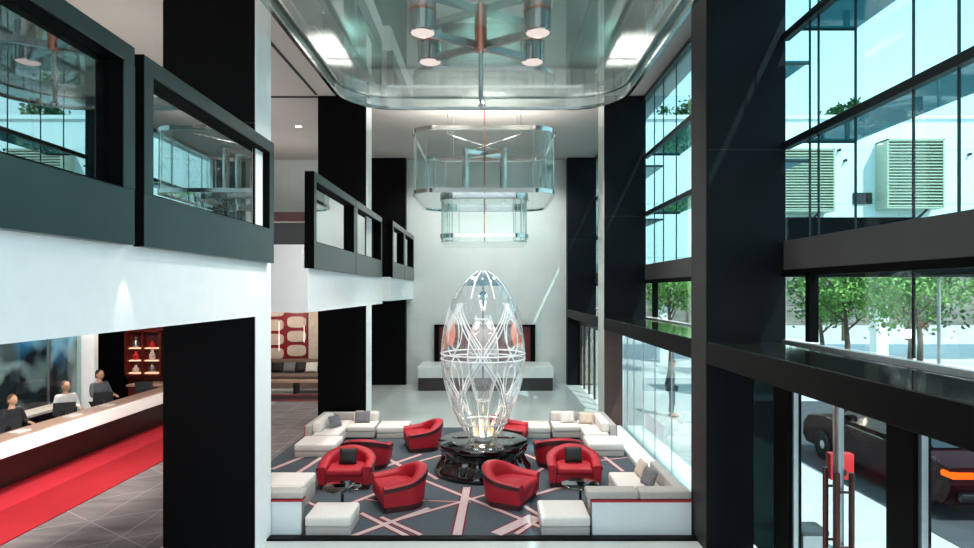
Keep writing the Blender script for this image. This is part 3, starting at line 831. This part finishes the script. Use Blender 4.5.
# ------------------------------------------------------------------ sofas
def block(r, name, x0, x1, y0, y1, z0, z1, mat, bev=.035):
    return bx(x0, x1, y0, y1, z0, z1, bev=bev, seg=3).build(name, mat, r)
def corner_sofa(label, xo, xi, xe, yfar, ynear, side):
    """far L-shaped sofa: outer x, inner seat x, end of far row, side = -1 left / 1 right"""
    r = thing('corner_sofa', ((xo+xe)/2, yfar-.5, RZ), label, 'sofa', 'pale corner sofas at the back of the seating area')
    X = lambda a, b: (min(a, b), max(a, b))
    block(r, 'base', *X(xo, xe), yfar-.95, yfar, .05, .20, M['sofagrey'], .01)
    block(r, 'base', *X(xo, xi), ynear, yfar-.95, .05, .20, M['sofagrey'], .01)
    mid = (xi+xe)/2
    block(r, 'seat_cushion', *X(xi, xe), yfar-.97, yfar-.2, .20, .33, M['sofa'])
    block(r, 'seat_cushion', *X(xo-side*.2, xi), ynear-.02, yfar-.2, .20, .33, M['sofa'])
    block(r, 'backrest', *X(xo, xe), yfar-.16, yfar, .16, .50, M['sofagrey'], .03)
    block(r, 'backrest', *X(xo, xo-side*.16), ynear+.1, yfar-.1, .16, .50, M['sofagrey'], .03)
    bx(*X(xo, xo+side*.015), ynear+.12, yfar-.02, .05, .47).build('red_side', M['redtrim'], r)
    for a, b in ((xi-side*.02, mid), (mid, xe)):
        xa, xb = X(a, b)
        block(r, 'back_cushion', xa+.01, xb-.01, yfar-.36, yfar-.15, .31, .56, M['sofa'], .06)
    ya, yb_ = ynear+.12, yfar-.36
    block(r, 'back_cushion', *X(xo-side*.15, xo-side*.36), ya, yb_, .31, .56, M['sofa'], .06)
    ft = MB()
    for fx in (xo-side*.1, xe+side*.1):
        for fy in (yfar-.85, yfar-.1): ft.box(fx-.03, fx+.03, fy-.03, fy+.03, RZ, .05)
    ft.build('plinth_feet', M['screen'], r)
    return r
corner_sofa('pale corner sofa at the far left with grey cushions', -4.25, -3.45, -2.78, 15.95, 14.2, -1)
corner_sofa('pale corner sofa at the far right by the glass wall', 2.96, 2.2, 1.55, 15.95, 14.25, 1)
def ottoman(x0, x1, y0, y1, label, h=.30):
    r = thing('ottoman', ((x0+x1)/2, (y0+y1)/2, RZ), label, 'ottoman', 'square pale ottomans')
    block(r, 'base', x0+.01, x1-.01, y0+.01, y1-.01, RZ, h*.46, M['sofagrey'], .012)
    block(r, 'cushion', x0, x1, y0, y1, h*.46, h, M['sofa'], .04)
ottoman(-2.74, -1.98, 15.05, 15.8, 'pale ottoman at the right end of the far left sofa')
ottoman(-4.2, -3.32, 13.35, 14.15, 'pale ottoman at the near end of the far left sofa')
ottoman(.80, 1.5, 15.05, 15.8, 'pale ottoman at the left end of the far right sofa')
ottoman(2.15, 2.93, 13.4, 14.2, 'pale ottoman at the near end of the far right sofa')
ottoman(-2.70, -2.02, 9.07, 9.72, 'pale ottoman in the left foreground by the white column')
ottoman(.76, 1.49, 9.07, 9.82, 'pale ottoman in the right foreground beside the white backed sofa')

r = thing('sofa', (2.2, 9.6, RZ), 'foreground sofa seen from behind, white back panel with red trim, right side', 'sofa')
bx(1.52, 2.97, 9.10, 9.16, RZ, .50).build('back_panel', M['panelwhite'], r)
bx(1.50, 2.98, 9.09, 9.2, .50, .53).build('trim', M['redtrim'], r)
bx(1.51, 2.97, 9.16, 9.28, RZ, .5).build('frame', M['sofabase'], r)
block(r, 'back_cushion', 1.44, 2.2, 9.1, 9.38, .535, .66, M['sofagrey'], .03); block(r, 'back_cushion', 2.21, 2.98, 9.1, 9.38, .535, .66, M['sofagrey'], .03)
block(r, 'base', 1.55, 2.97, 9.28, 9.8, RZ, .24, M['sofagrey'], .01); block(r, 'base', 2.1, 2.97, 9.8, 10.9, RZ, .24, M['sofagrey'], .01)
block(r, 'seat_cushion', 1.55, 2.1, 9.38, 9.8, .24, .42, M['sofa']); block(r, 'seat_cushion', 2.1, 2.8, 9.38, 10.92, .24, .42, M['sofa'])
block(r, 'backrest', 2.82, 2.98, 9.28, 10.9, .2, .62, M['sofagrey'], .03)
r = thing('sofa', (-3.4, 9.9, RZ), 'foreground sofa partly hidden by the white column, red trimmed white panel, left side', 'sofa')
bx(-3.6, -2.77, 9.12, 9.18, RZ, .50).build('back_panel', M['panelwhite'], r)
bx(-3.62, -2.75, 9.11, 9.3, .50, .53).build('trim', M['redtrim'], r)
bx(-3.6, -2.76, 9.18, 9.3, RZ, .5).build('frame', M['sofabase'], r)
block(r, 'back_cushion', -3.62, -2.74, 9.12, 9.38, .535, .64, M['sofagrey'], .03)
block(r, 'base', -4.1, -3.05, 9.3, 10.9, RZ, .24, M['sofagrey'], .01)
block(r, 'seat_cushion', -4.1, -3.04, 9.4, 10.12, .24, .42, M['sofa']); block(r, 'seat_cushion', -4.1, -3.04, 10.14, 10.9, .24, .42, M['sofa'])

def cush(x, y, rz, mat, label, z=.47): pillow(x, y, z, .38, .30, .12, rz, math.radians(-22), mat, label)
cush(-3.70, 14.9, math.radians(65), M['greycush'], 'grey cushion against the left back of the far left sofa')
cush(-3.15, 15.42, .1, M['greycush'], 'grey cushion in the far row of the far left sofa')
cush(1.95, 15.42, .05, M['sofa'], 'cream cushion in the far row of the far right sofa')
cush(2.40, 15.28, -.35, M['cream'], 'beige cushion in the corner of the far right sofa')
cush(2.62, 10.15, math.radians(-75), M['greycush'], 'grey cushion on the right foreground sofa, nearer of two', .56)
cush(2.62, 10.66, math.radians(-85), M['cream'], 'beige cushion on the right foreground sofa by the glass', .56)

# ------------------------------------------------------------------ far left lounge
aw = thing('wall_art', (-7.8, 24.0, .95), 'cream oval wall panels divided by a red lattice', 'wall art')
bx(-9.6, -7.02, 23.98, 24.1, .9, 3.15).build('backing', M['artred'], aw)
for i in range(3):
    for j in range(4):
        cx, cz = -9.15+i*.86, 1.18+j*.55+(.0 if i % 2 else .12)
        pts = [(cx+.36*abs(math.cos(t))**.6*math.copysign(1, math.cos(t)), cz+.215*abs(math.sin(t))**.6*math.copysign(1, math.sin(t))) for t in [2*PI*k/28 for k in range(28)]]
        MB().poly_prism(pts, 'y', 23.93, 23.99).build('oval_panel', M['cream'], aw)
struct('wall_lounge', bx(-7.0, -4.5, 24.04, 24.1, 0, 3.3), M['cream'])
so = thing('banquette', (-7.2, 23.2, 0), 'taupe banquette below the red and cream wall art', 'sofa')
block(so, 'base', -9.5, -4.7, 22.9, 23.8, .009, .38, M['taupe'], .02); block(so, 'seat', -9.5, -4.7, 22.85, 23.6, .38, .52, M['taupe'], .04)
block(so, 'backrest', -9.5, -4.7, 23.6, 23.88, .4, 1.0, M['taupe'], .05)
for i, (x, mt_, lb) in enumerate(((-8.0, M['blackcush'], 'black cushion on the taupe banquette'), (-7.55, M['greycush'], 'grey cushion on the taupe banquette'), (-7.1, M['blackcush'], 'black cushion beside the white one on the banquette'), (-6.72, M['sofa'], 'white cushion on the taupe banquette, middle'), (-5.75, M['sofa'], 'white cushion on the banquette next to the black column'))):
    pillow(x, 23.45, .72, .5, .4, .15, 0, math.radians(-18), mt_, lb)
lt = thing('low_table', (-6.8, 21.9, 0), 'long low timber table in front of the taupe banquette', 'table')
bx(-8.6, -5.0, 21.6, 22.2, .40, .45).build('tabletop', M['desktop'], lt)
for x in (-8.4, -6.8, -5.2): bx(x-.04, x+.04, 21.65, 22.15, .009, .40).build('leg', M['screen'], lt)
RL = (-9.4, -4.7, 18.0, 22.5)
lr = MB(); lr.box(RL[0], RL[1], 20.2, 21.5, .0125, .0165)
strip(lr, (-9.5, 20.35), (-4.6, 20.35), .12, .018, RL, 1); strip(lr, (-9.5, 21.3), (-4.6, 21.3), .12, .018, RL, 1)
tag(lr.build('lounge_rug', [M['blackcush'], M['redtrim']]), 'black rug with red border in front of the banquette table', 'rug')
for x, z0, z1, lb in ((-7.55, 1.45, 2.5, 'slim lit pendant tube before the red art, nearer the white column'), (-6.65, 1.75, 2.35, 'short lit pendant tube to the right of the red art')):
    pt = thing('pendant_light', (x, 22.3, z0), lb, 'lamp', 'slim pendant tubes in the lounge')
    MB().tube([(x, 22.3, z0), (x, 22.3, z1)], .011, 8).build('tube', M['tube'], pt)
    MB().tube([(x, 22.3, z1), (x, 22.3, 3.25)], .005, 6).build('cord', M['screen'], pt)
sb = thing('sideboard', (-5.2, 14.6, MZ), 'dark red topped sideboard on the upper level behind the parapet', 'sideboard')
bx(-6.4, -4.0, 14.3, 14.9, MZ, 5.2).build('body', M['screen'], sb); bx(-6.4, -4.0, 14.28, 14.9, 5.2, 5.42).build('upper_band', M['redwood'], sb)
bx(-6.42, -3.98, 14.26, 14.92, 5.17, 5.2).build('shelf', M['warmwhite'], sb)

# ------------------------------------------------------------------ chandeliers
def rrect(cx, cy, hw, hd, r, z, n=8):
    pts = []
    for sx, sy, a in ((1, 1, 0), (-1, 1, 90), (-1, -1, 180), (1, -1, 270)):
        for i in range(n+1):
            t = math.radians(a+90*i/n); pts.append((cx+sx*(hw-r)+r*math.cos(t), cy+sy*(hd-r)+r*math.sin(t), z))
    return pts
def ring_wall(m, pts, z0, z1):
    A = [m.bm.verts.new((p[0], p[1], z0)) for p in pts]; B = [m.bm.verts.new((p[0], p[1], z1)) for p in pts]
    n = len(pts)
    for i in range(n): m._face([A[i], A[(i+1) % n], B[(i+1) % n], B[i]])
    bmesh.ops.solidify(m.bm, geom=m.bm.faces[:], thickness=.014)
def plate(pts, z, t=.015):
    return MB().poly_prism([(p[0], p[1]) for p in pts], 'z', z, z+t)
def tubes(r, cx, cy, dx, dy, z0, z1, rad, col_z, sleeve=True):
    for sx in (-1, 1):
        for sy in (-1, 1):
            x, y = cx+sx*dx, cy+sy*dy
            t = MB().lathe([(rad*.9, z0), (rad, z0+.01), (rad, z0+.22), (rad, z1)], x, y, 28, cap=False).build('lamp_tube', M['chrome'], r)
            MB().lathe([(.001, z0+.004), (rad*.88, z0+.004)], x, y, 28, cap=False).build('lens', M['lampface'], t)
            if sleeve: MB().lathe([(rad+.004, z0+.28), (rad+.004, z0+.75)], x, y, 28, cap=False).build('sleeve', M['copper'], t)
            MB().tube([(cx, cy, col_z), (cx+sx*(dx-rad*.6), cy+sy*(dy-rad*.6), col_z)], .035, 4, rz=.05).build('arm', M['chrome'], r)
CX = -.12
big = thing('chandelier', (CX, 9.04, 6.3), 'huge rounded glass chandelier filling the top of the picture', 'chandelier')
P = rrect(CX, 9.04, 2.68, 3.26, 1.05, 7.2, 12)
m = MB(); ring_wall(m, P, 7.24, 7.42); m.build('rim_band', M['steelglass'], big, angle=1)
MB().tube([(p[0], p[1], 7.22) for p in P], .03, 6, closed=True, rz=.028).build('lower_rail', M['chrome'], big)
MB().tube([(p[0], p[1], 7.44) for p in P], .03, 6, closed=True, rz=.02).build('upper_rail', M['chrome'], big)
P2 = rrect(CX, 9.04, 2.62, 3.2, 1.0, 7.2, 12)
m = MB(); ring_wall(m, P2, 7.44, 8.55); m.build('glass_curtain', M['glasschand'], big, angle=1)
plate(P2, 7.43).build('bottom_plate', M['bigplate'], big)
plate([(-2.3+0, 6.2), (2.0, 6.2), (2.0, 11.45), (-2.3, 11.45)], 7.76, .05).build('inner_tray', M['tray'], big)
for x0, x1 in ((-2.66, -2.02), (1.78, 2.42)): bx(x0, x1, 10.2, 10.23, 7.45, 7.6).build('cross_fin', M['steelglass'], big)
te = MB(); te.box(-2.3, 2.0, 11.45, 11.48, 7.70, 7.83); te.box(-2.33, -2.3, 6.2, 11.48, 7.70, 7.83); te.box(2.0, 2.03, 6.2, 11.48, 7.70, 7.83); te.build('tray_edge', M['blackclad'], big)
for i in range(22):
    p = P2[int(i*len(P2)/22)]
    MB().tube([(p[0], p[1], 7.45), (p[0], p[1], 8.5)], .014, 6).build('glazing_bar', M['glassplate'], big)
tubes(big, CX, 9.04, .79, .54, 7.13, 8.69, .185, 7.17)
MB().tube([(CX, 9.04, 6.3), (CX, 9.04, 8.69)], .034, 10).build('centre_rod', M['chrome'], big)
MB().lathe([(.09, 7.1), (.09, 8.69)], CX, 9.04, 20).build('centre_sleeve', M['copper'], big)
MB().lathe([(.01, 6.28), (.05, 6.33), (.02, 6.4)], CX, 9.04, 12).build('finial', M['chrome'], big)
for x in (-1.9, 1.66):
    for y in (7.0, 11.0): MB().tube([(x, y, 7.78), (x, y, 8.69)], .008, 6).build('hanger', M['steel'], big)

far = thing('chandelier', (CX, 16.5, 4.82), 'two tier rounded glass chandelier hanging beyond the crystal egg', 'chandelier')
def tier(r, cx, cy, hw, hd, rad, z0, z1, rails):
    P = rrect(cx, cy, hw, hd, rad, z0, 8)
    m = MB(); ring_wall(m, P, z0, z1); m.build('glass_wall', M['glasschand'], r, angle=1)
    plate(P, z0).build('bottom_plate', M['glasschand'], r)
    for z in rails: MB().tube([(p[0], p[1], z) for p in P], .035, 6, closed=True, rz=.05).build('rail', M['chrome'], r)
    for i in range(0, len(P), 3):
        p = P[i]; MB().tube([(p[0], p[1], z0), (p[0], p[1], z1)], .012, 6).build('glazing_bar', M['glassplate'], r)
    for i in (0, 8, 9, 17, 18, 26, 27, 35):
        p = P[i]; bx(p[0]-.05, p[0]+.05, p[1]-.05, p[1]+.05, rails[0]-.06, rails[0]+.06).build('clamp', M['chrome'], r)
tier(far, CX, 16.5, 1.72, 1.8, .55, 5.97, 7.49, (7.47, 5.99))
tier(far, CX, 16.5, 1.08, 1.14, .35, 4.82, 5.95, (5.93, 4.98))
tubes(far, CX, 16.5, .5, .4, 6.02, 7.3, .085, 7.25, False)
MB().tube([(CX, 16.5, 4.84), (CX, 16.5, 8.69)], .02, 8).build('centre_rod', M['copper'], far)
for x, y in ((CX-.9, 15.2), (CX+.9, 15.2), (CX-.9, 17.8), (CX+.9, 17.8)):
    MB().tube([(x, y, 7.45), (x, y, 8.69)], .006, 6).build('hanger', M['steel'], far)
    MB().tube([(x, y, 7.46), (CX, 16.5, 7.46)], .012, 6).build('top_arm', M['chrome'], far)

# downlights
dl = []
for x, y, z, lb in ((-5.35, 21.5, CZ, 'far recessed downlight in the upper ceiling beside the second black column'), (-5.9, 19.2, CZ, 'recessed downlight in the upper ceiling between the dark slots'),
                    (-7.4, 8.0, CZ, 'recessed downlight in the upper ceiling above the nearest balustrade')):
    r = thing('downlight', (x, y, z-.03), lb, 'light', 'recessed ceiling downlights')
    MB().lathe([(.10, z-.012), (.12, z-.001)], x, y, 20, cap=False).build('trim_ring', M['steel'], r)
    MB().lathe([(.001, z-.008), (.095, z-.008)], x, y, 20, cap=False).build('lens', M['down'], r)

# ------------------------------------------------------------------ outside things
nb = thing('building', (24, 34, 0), 'white building across the street with louvred window screens', 'building')
bx(7, 60, 30, 34, 4.6, 11.9).build('facade', M['bldwhite'], nb)
for x in (9, 20, 31, 42, 53): bx(x-.3, x+.3, 31.5, 32.1, -.05, 4.6).build('pier', M['bldwhite'], nb)
bx(6.9, 60.1, 29.9, 34.1, 11.9, 12.1).build('parapet', M['bldwhite'], nb)
struct('wall_street', bx(13, 90, 66, 67, -.05, 6.5), M['bldlow'])
def louver(x0, x1, z0, z1):
    f = MB(); f.box(x0, x0+.08, 29.1, 30, z0, z1); f.box(x1-.08, x1, 29.1, 30, z0, z1); f.box(x0, x1, 29.1, 30, z0-.06, z0); f.box(x0, x1, 29.1, 30, z1-.06, z1)
    fo = f.build('louver_screen', M['louver'], nb)
    s = MB(); nsl = 22
    for i in range(nsl):
        z = z0+(z1-z0)*(i+.5)/nsl
        s.box(x0+.06, x1-.06, -.07, .07, -.012, .012, mat=Matrix.Translation((0, 29.14, z)) @ Matrix.Rotation(math.radians(38), 4, 'X'))
    s.build('slats', M['louver'], fo)
    MB().tube([(x1-.9, 29.9, z0-.6), (x1-.2, 29.2, z0+.4)], .06, 6).build('strut', M['greymetal'], fo)
louver(18.7, 21.4, 7.55, 10.75); louver(13.6, 16.25, 7.4, 10.3); louver(26, 28.7, 7.6, 10.8); louver(33, 35.7, 7.6, 10.8)
bx(17.6, 18.5, 29.93, 30.02, 7.8, 8.35).build('window', M['carglass'], nb)
for x, z in ((17.2, 9.9), (23.2, 10.2), (16.9, 10.4)):
    MB().tube([(x, 29.85, z), (x, 30, z)], .07, 10).build('wall_light', M['screen'], nb)

def tree(x, y, h, cr, cz, nl, mat, label, group='street trees', ls=.22):
    r = thing('tree', (x, y, -.05), label, 'tree', group)
    t = MB(); t.tube([(x, y, -.05), (x+.05, y, h*.3), (x-.05, y+.05, h*.6), (x, y, h*.85)], lambda u: .13*(1-.7*u), 8)
    for i in range(7):
        a = i*2.4; z = h*(.4+.06*i); t.tube([(x, y, z), (x+cr*.6*math.cos(a), y+cr*.6*math.sin(a), z+cr*.5)], lambda u: .05*(1-.7*u), 6)
    t.build('trunk', M['bark'], r)
    c = MB()
    clumps = [Vector((random.gauss(0, .5)*cr, random.gauss(0, .5)*cr, cz+random.gauss(0, .42)*cr*.9)) for _ in range(26)]
    for i in range(nl):
        cl = random.choice(clumps); p = cl+Vector((random.gauss(0, .2), random.gauss(0, .2), random.gauss(0, .17)))*cr+Vector((x, y, 0))
        q = Quaternion((random.gauss(0, 1), random.gauss(0, 1), random.gauss(0, 1), random.gauss(0, 1))).normalized()
        s_ = ls*random.uniform(.6, 1.2)
        vs = [c.bm.verts.new(p+q @ Vector(v)*s_) for v in ((-.5, 0, 0), (0, -.28, .05), (.5, 0, 0), (0, .28, .05))]
        c._face(vs)
    c.build('crown', mat, r, smooth=False)
tree(13.6, 23.6, 5.2, 1.6, 4.1, 3000, M['leaf'], 'green street tree next to the dark window post, seen through the strip window')
tree(17.0, 24.5, 5.2, 1.6, 4.2, 3000, M['leaf'], 'green street tree in the middle of the strip window')
tree(20.2, 24.0, 5.2, 1.6, 4.1, 3000, M['leaf'], 'green street tree right of the pale post in the strip window')
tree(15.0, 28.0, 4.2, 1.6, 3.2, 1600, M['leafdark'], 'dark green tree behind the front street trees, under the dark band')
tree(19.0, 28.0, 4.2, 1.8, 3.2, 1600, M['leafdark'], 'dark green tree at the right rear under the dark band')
tree(7.9, 27.0, 4.4, 1.2, 3.7, 1800, M['leaf'], 'green street tree seen through the far strip window beyond the column')
tree(10.8, 26.0, 4.4, 1.2, 3.7, 1800, M['leaf'], 'green street tree between the columns, right of the far strip window')
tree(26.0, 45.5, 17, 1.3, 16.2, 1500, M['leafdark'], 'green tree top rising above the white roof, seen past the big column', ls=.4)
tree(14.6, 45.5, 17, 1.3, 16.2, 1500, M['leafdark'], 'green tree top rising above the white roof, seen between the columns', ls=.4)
for x, y, lb in ((15.6, 21.5, 'slim pale post in the street between the trees'), (18.6, 22.0, 'slim pale lamp post near the right of the strip window')):
    r = thing('street_post', (x, y, -.05), lb, 'post')
    MB().tube([(x, y, -.05), (x, y, 4.6)], .06, 10).build('pole', M['steel'], r); MB().lathe([(.12, -.05), (.12, .0), (.07, .04)], x, y, 14).build('base', M['steel'], r)

cn = thing('canopy', (24, 19.6, -.05), 'long dark street canopy in front of the white building', 'canopy')
bx(9.0, 40, 19.0, 20.2, 4.05, 5.86).build('fascia', M['bldband'], cn)
for x in (9.2, 39.5): bx(x-.12, x+.12, 19.5, 19.74, -.05, 4.05).build('post', M['bldband'], cn)
# car, front pointing away
car = thing('car', (8.1, 11.9, -.04), 'dark red sedan with lit orange tail light passing on the street', 'car')
cx0, cx1, g = 7.2, 8.98, -.04
side = [(9.7, .42), (9.62, .62), (9.68, .86), (10.3, .96), (10.55, 1.0), (11.15, 1.36), (11.6, 1.45), (12.4, 1.44), (13.15, 1.05), (13.3, 1.0), (14.0, .88), (14.22, .68), (14.25, .40), (14.1, .25), (9.85, .25)]
def loft_car(m, side, xs):
    rings = []
    for x, ins, zs in xs:
        yc = 11.9
        rings.append([m.bm.verts.new((x, yc+(y-yc)*ins, g+z*zs if z < .95 else g+.95*zs+(z-.95)*zs)) for y, z in side])
    q = len(side)
    for A, B in zip(rings, rings[1:]):
        for k in range(q): m._face([A[k], A[(k+1) % q], B[(k+1) % q], B[k]])
    m._face(rings[0][::-1]); m._face(rings[-1])
low = [(9.7, .42), (9.62, .62), (9.68, .88), (10.3, .96), (13.3, .98), (14.0, .88), (14.22, .68), (14.25, .40), (14.1, .25), (9.85, .25)]
m = MB(); loft_car(m, low, ((cx0+.02, .96, .96), (cx0-.0, .985, .98), (cx0+.12, 1., 1.), (cx1-.12, 1., 1.), (cx1, .985, .98), (cx1-.02, .96, .96)))
m.build('body', M['carpaint'], car, angle=.5)
roof = [(10.5, .96), (11.15, 1.38), (11.6, 1.45), (12.4, 1.43), (13.2, .98)]
m = MB(); loft_car(m, roof, ((cx0+.12, 1., 1.), (cx0+.3, .96, 1.0), (cx1-.3, .96, 1.0), (cx1-.12, 1., 1.)))
m.build('cabin', M['carpaint'], car)
sd = [(10.75, 1.0), (11.2, 1.33), (11.6, 1.39), (12.35, 1.37), (12.95, 1.0)]
for xx in (cx0+.1, cx1-.13): MB().poly_prism([(y, g+z) for y, z in sd], 'x', xx, xx+.03).build('side_window', M['carglass'], car)
m = MB(); m.poly_prism([(10.5, g+.985), (11.12, g+1.37), (11.1, g+1.39), (10.46, g+.995)], 'x', cx0+.3, cx1-.3); m.build('rear_window', M['carglass'], car)
for yy in (10.55, 13.4):
    for xx in (cx0+.1, cx1-.1):
        t = MB().lathe([(.2, -.1), (.31, -.11), (.325, -.06), (.325, .06), (.31, .11), (.2, .1)], 0, 0, 28)
        t.bm.transform(Matrix.Translation((xx, yy, g+.325)) @ Matrix.Rotation(PI/2, 4, 'Y'))
        w_ = t.build('wheel', M['tyre'], car)
        rm = MB().lathe([(.03, -.105), (.21, -.09), (.21, .09), (.03, .105)], 0, 0, 20); rm.bm.transform(Matrix.Translation((xx, yy, g+.325)) @ Matrix.Rotation(PI/2, 4, 'Y'))
        rm.build('rim', M['steel'], w_)
for xx in (cx0-.02, cx1-.33): bx(xx, xx+.38, 9.60, 9.88, g+.71, g+.81, bev=.03).build('tail_light', M['taillight'], car)
bx(cx0-.1, cx0+.1, 12.6, 12.75, g+.98, g+1.1, bev=.03).build('wing_mirror', M['carpaint'], car)
MB().tube([(cx0-.008, 9.9, g+.93), (cx0-.008, 13.2, g+.95)], .012, 6).build('chrome_strip', M['chrome'], car)
bx(cx0+.1, cx1-.1, 9.57, 9.7, g+.36, g+.5, bev=.02).build('bumper', M['screen'], car)

r = thing('street_sign', (4.95, 8.75, -.05), 'red box sign on a grey post outside the entrance doors', 'sign')
MB().tube([(4.95, 8.75, -.05), (4.95, 8.75, .95)], .05, 10).build('post', M['steel'], r)
bx(4.78, 5.12, 8.68, 8.82, .95, 1.32, bev=.02).build('panel', M['signred'], r)
MB().tube([(4.95, 8.66, 1.06), (4.95, 8.68, 1.06)], .05, 14).build('roundel', M['screen'], r)
r = thing('litter_bin', (4.05, 7.85, -.05), 'low grey metal bin just outside the entrance door', 'bin')
bx(3.9, 4.2, 7.7, 8.0, -.05, .56, bev=.01).build('body', M['steel'], r); bx(3.88, 4.22, 7.68, 8.02, .56, .62, bev=.01).build('lid', M['greymetal'], r)

# ------------------------------------------------------------------ light
def light(kind, name, loc, energy, color=(1, 1, 1), size=.2, rot=None, spot=None, blend=.6, sy=None):
    L = bpy.data.lights.new(name, kind); L.energy = energy; L.color = color
    if kind == 'AREA':
        L.size = size
        if sy: L.shape = 'RECTANGLE'; L.size_y = sy
    elif kind == 'SUN': L.angle = size
    else: L.shadow_soft_size = size
    if spot: L.spot_size = math.radians(spot); L.spot_blend = blend
    o = bpy.data.objects.new(name, L); COL.objects.link(o); o.location = loc
    if rot is not None: o.rotation_mode = 'QUATERNION'; o.rotation_quaternion = Vector(rot).normalized().to_track_quat('-Z', 'Y')
    return o
light('SUN', 'sun', (0, 0, 20), 3.6, (1, .97, .92), .009, rot=(-.35, .52, -.74))
for x in (-2.4, 0, 2.2):
    for y in (9.9, 12.6, 15.2):
        light('SPOT', 'ceiling_spot', (x, y, 8.6), 330, (1, .95, .9), .12, rot=(0, 0, -1), spot=70)
for y in (4.5, 7.5, 10.5, 13.5):
    light('SPOT', 'desk_fill', (-6.6, y, 3.22), 230, (1, .95, .9), .08, rot=(-.6, 0, -1), spot=100)  # added spots without fixtures, aimed to whiten the desk fascia
for y in (12.5, 16, 20): light('SPOT', 'lounge_spot', (-6.2, y, 3.2), 120, (1, .9, .8), .1, rot=(0, .1, -1), spot=120)
light('SPOT', 'lounge_wash', (-7.6, 21.8, 3.15), 90, (1, .88, .78), .1, rot=(0, 1, -.7), spot=120)
for x in (-2.2, 0, 2.0): light('SPOT', 'wall_wash', (x, 21.0, 8.6), 240, (.95, 1, .98), .15, rot=(0, .55, -1), spot=95)
light('SPOT', 'fascia_spot', (-3.06, 5.43, 3.985), 5, (1, 1, 1), .012, rot=(-.16, 0, -1), spot=34)
for y in (5, 9.5, 14): light('SPOT', 'mezzanine_spot', (-7.2, y, 8.6), 110, (1, .93, .86), .1, rot=(0, 0, -1), spot=110)
light('POINT', 'egg_glow', (EX, EY, 2.75), 14, (1, .86, .74), .1)  # extra fill light added inside the egg to brighten the rose panels
light('POINT', 'egg_glow', (EX, EY, 1.0), 10, (1, .8, .55), .08)
for sx in (-1, 1):
    for sy in (-1, 1):
        light('SPOT', 'chandelier_lamp', (CX+sx*.79, 9.04+sy*.54, 7.1), 160, (1, .95, .9), .15, rot=(0, 0, -1), spot=140)
        light('SPOT', 'chandelier_lamp', (CX+sx*.52, 16.5+sy*.4, 5.98), 90, (1, .95, .9), .08, rot=(0, 0, -1), spot=140)

for x, y, e in ((CX-1.2, 7.4, 120), (CX+1.2, 7.4, 120), (CX-1.2, 10.4, 90), (CX+1.2, 10.4, 90)): light('SPOT', 'ceiling_fill', (x, y, 7.95), e, (1, .95, .9), .2, rot=(0, 0, 1), spot=165)  # added fill above the near chandelier, brightens the ceiling
for x in (CX-.7, CX+.7): light('SPOT', 'ceiling_fill', (x, 16.5, 7.3), 190, (1, .95, .9), .2, rot=(0, 0, 1), spot=165)  # added ceiling fill over the far chandelier, no such lamp there
for y in (6.5, 11.5, 16.5, 21): light('SPOT', 'mezzanine_fill', (-7.0, y, 6.3), 60, (1, .93, .88), .2, rot=(0, 0, 1), spot=165)  # added upward fill without fixtures for the mezzanine ceiling
for y in (7.5, 10.5, 13.5): light('SPOT', 'art_fill', (-9.7, y, 3.2), 130, (1, .95, .9), .06, rot=(-.5, .1, -1), spot=120)  # fill lights added to lift the dark art wall
light('SPOT', 'pillar_fill', (-9.5, 15.0, 3.2), 90, (1, .95, .88), .06, rot=(-.6, .7, -1), spot=80)  # fill light added to whiten the reception pillar
light('SPOT', 'cabinet_fill', (-9.6, 16.6, 3.2), 60, (1, .85, .7), .06, rot=(-.1, .8, -1), spot=110)  # fill light added to brighten the reception end around the cabinet
# sky
W = bpy.data.worlds.new('sky'); scn.world = W; W.use_nodes = True
nt = W.node_tree; nt.nodes.clear()
out = nt.nodes.new('ShaderNodeOutputWorld'); bg = nt.nodes.new('ShaderNodeBackground'); nt.links.new(bg.outputs[0], out.inputs[0])
tc = nt.nodes.new('ShaderNodeTexCoord'); sp = nt.nodes.new('ShaderNodeSeparateXYZ'); cr = nt.nodes.new('ShaderNodeValToRGB')
nt.links.new(tc.outputs['Generated'], sp.inputs[0]); nt.links.new(sp.outputs['Z'], cr.inputs[0]); nt.links.new(cr.outputs[0], bg.inputs[0])
cr.color_ramp.elements[0].position = 0.; cr.color_ramp.elements[0].color = s2l((246, 246, 246))+(1,)
cr.color_ramp.elements[1].position = .55; cr.color_ramp.elements[1].color = s2l((165, 218, 240))+(1,)
bg.inputs[1].default_value = 1.15

# ------------------------------------------------------------------ camera
cd = bpy.data.cameras.new('camera'); cam = bpy.data.objects.new('camera', cd); COL.objects.link(cam)
cam.location = (0, 0, EYE); cam.rotation_euler = (PI/2, 0, 0)
cd.sensor_width = 36; cd.lens = 620/974*36; cd.shift_x = -2/974; cd.shift_y = 17/974; cd.clip_end = 300
scn.camera = cam
scn.view_settings.view_transform = 'Standard'; scn.view_settings.look = 'None'; scn.view_settings.gamma = 1; scn.view_settings.use_curve_mapping = False
scn.view_settings.exposure = 1.08
c = scn.cycles
c.use_denoising = True; c.max_bounces = 10; c.diffuse_bounces = 4; c.glossy_bounces = 5; c.transmission_bounces = 6; c.transparent_max_bounces = 40
c.caustics_reflective = False; c.caustics_refractive = False; c.sample_clamp_indirect = 6
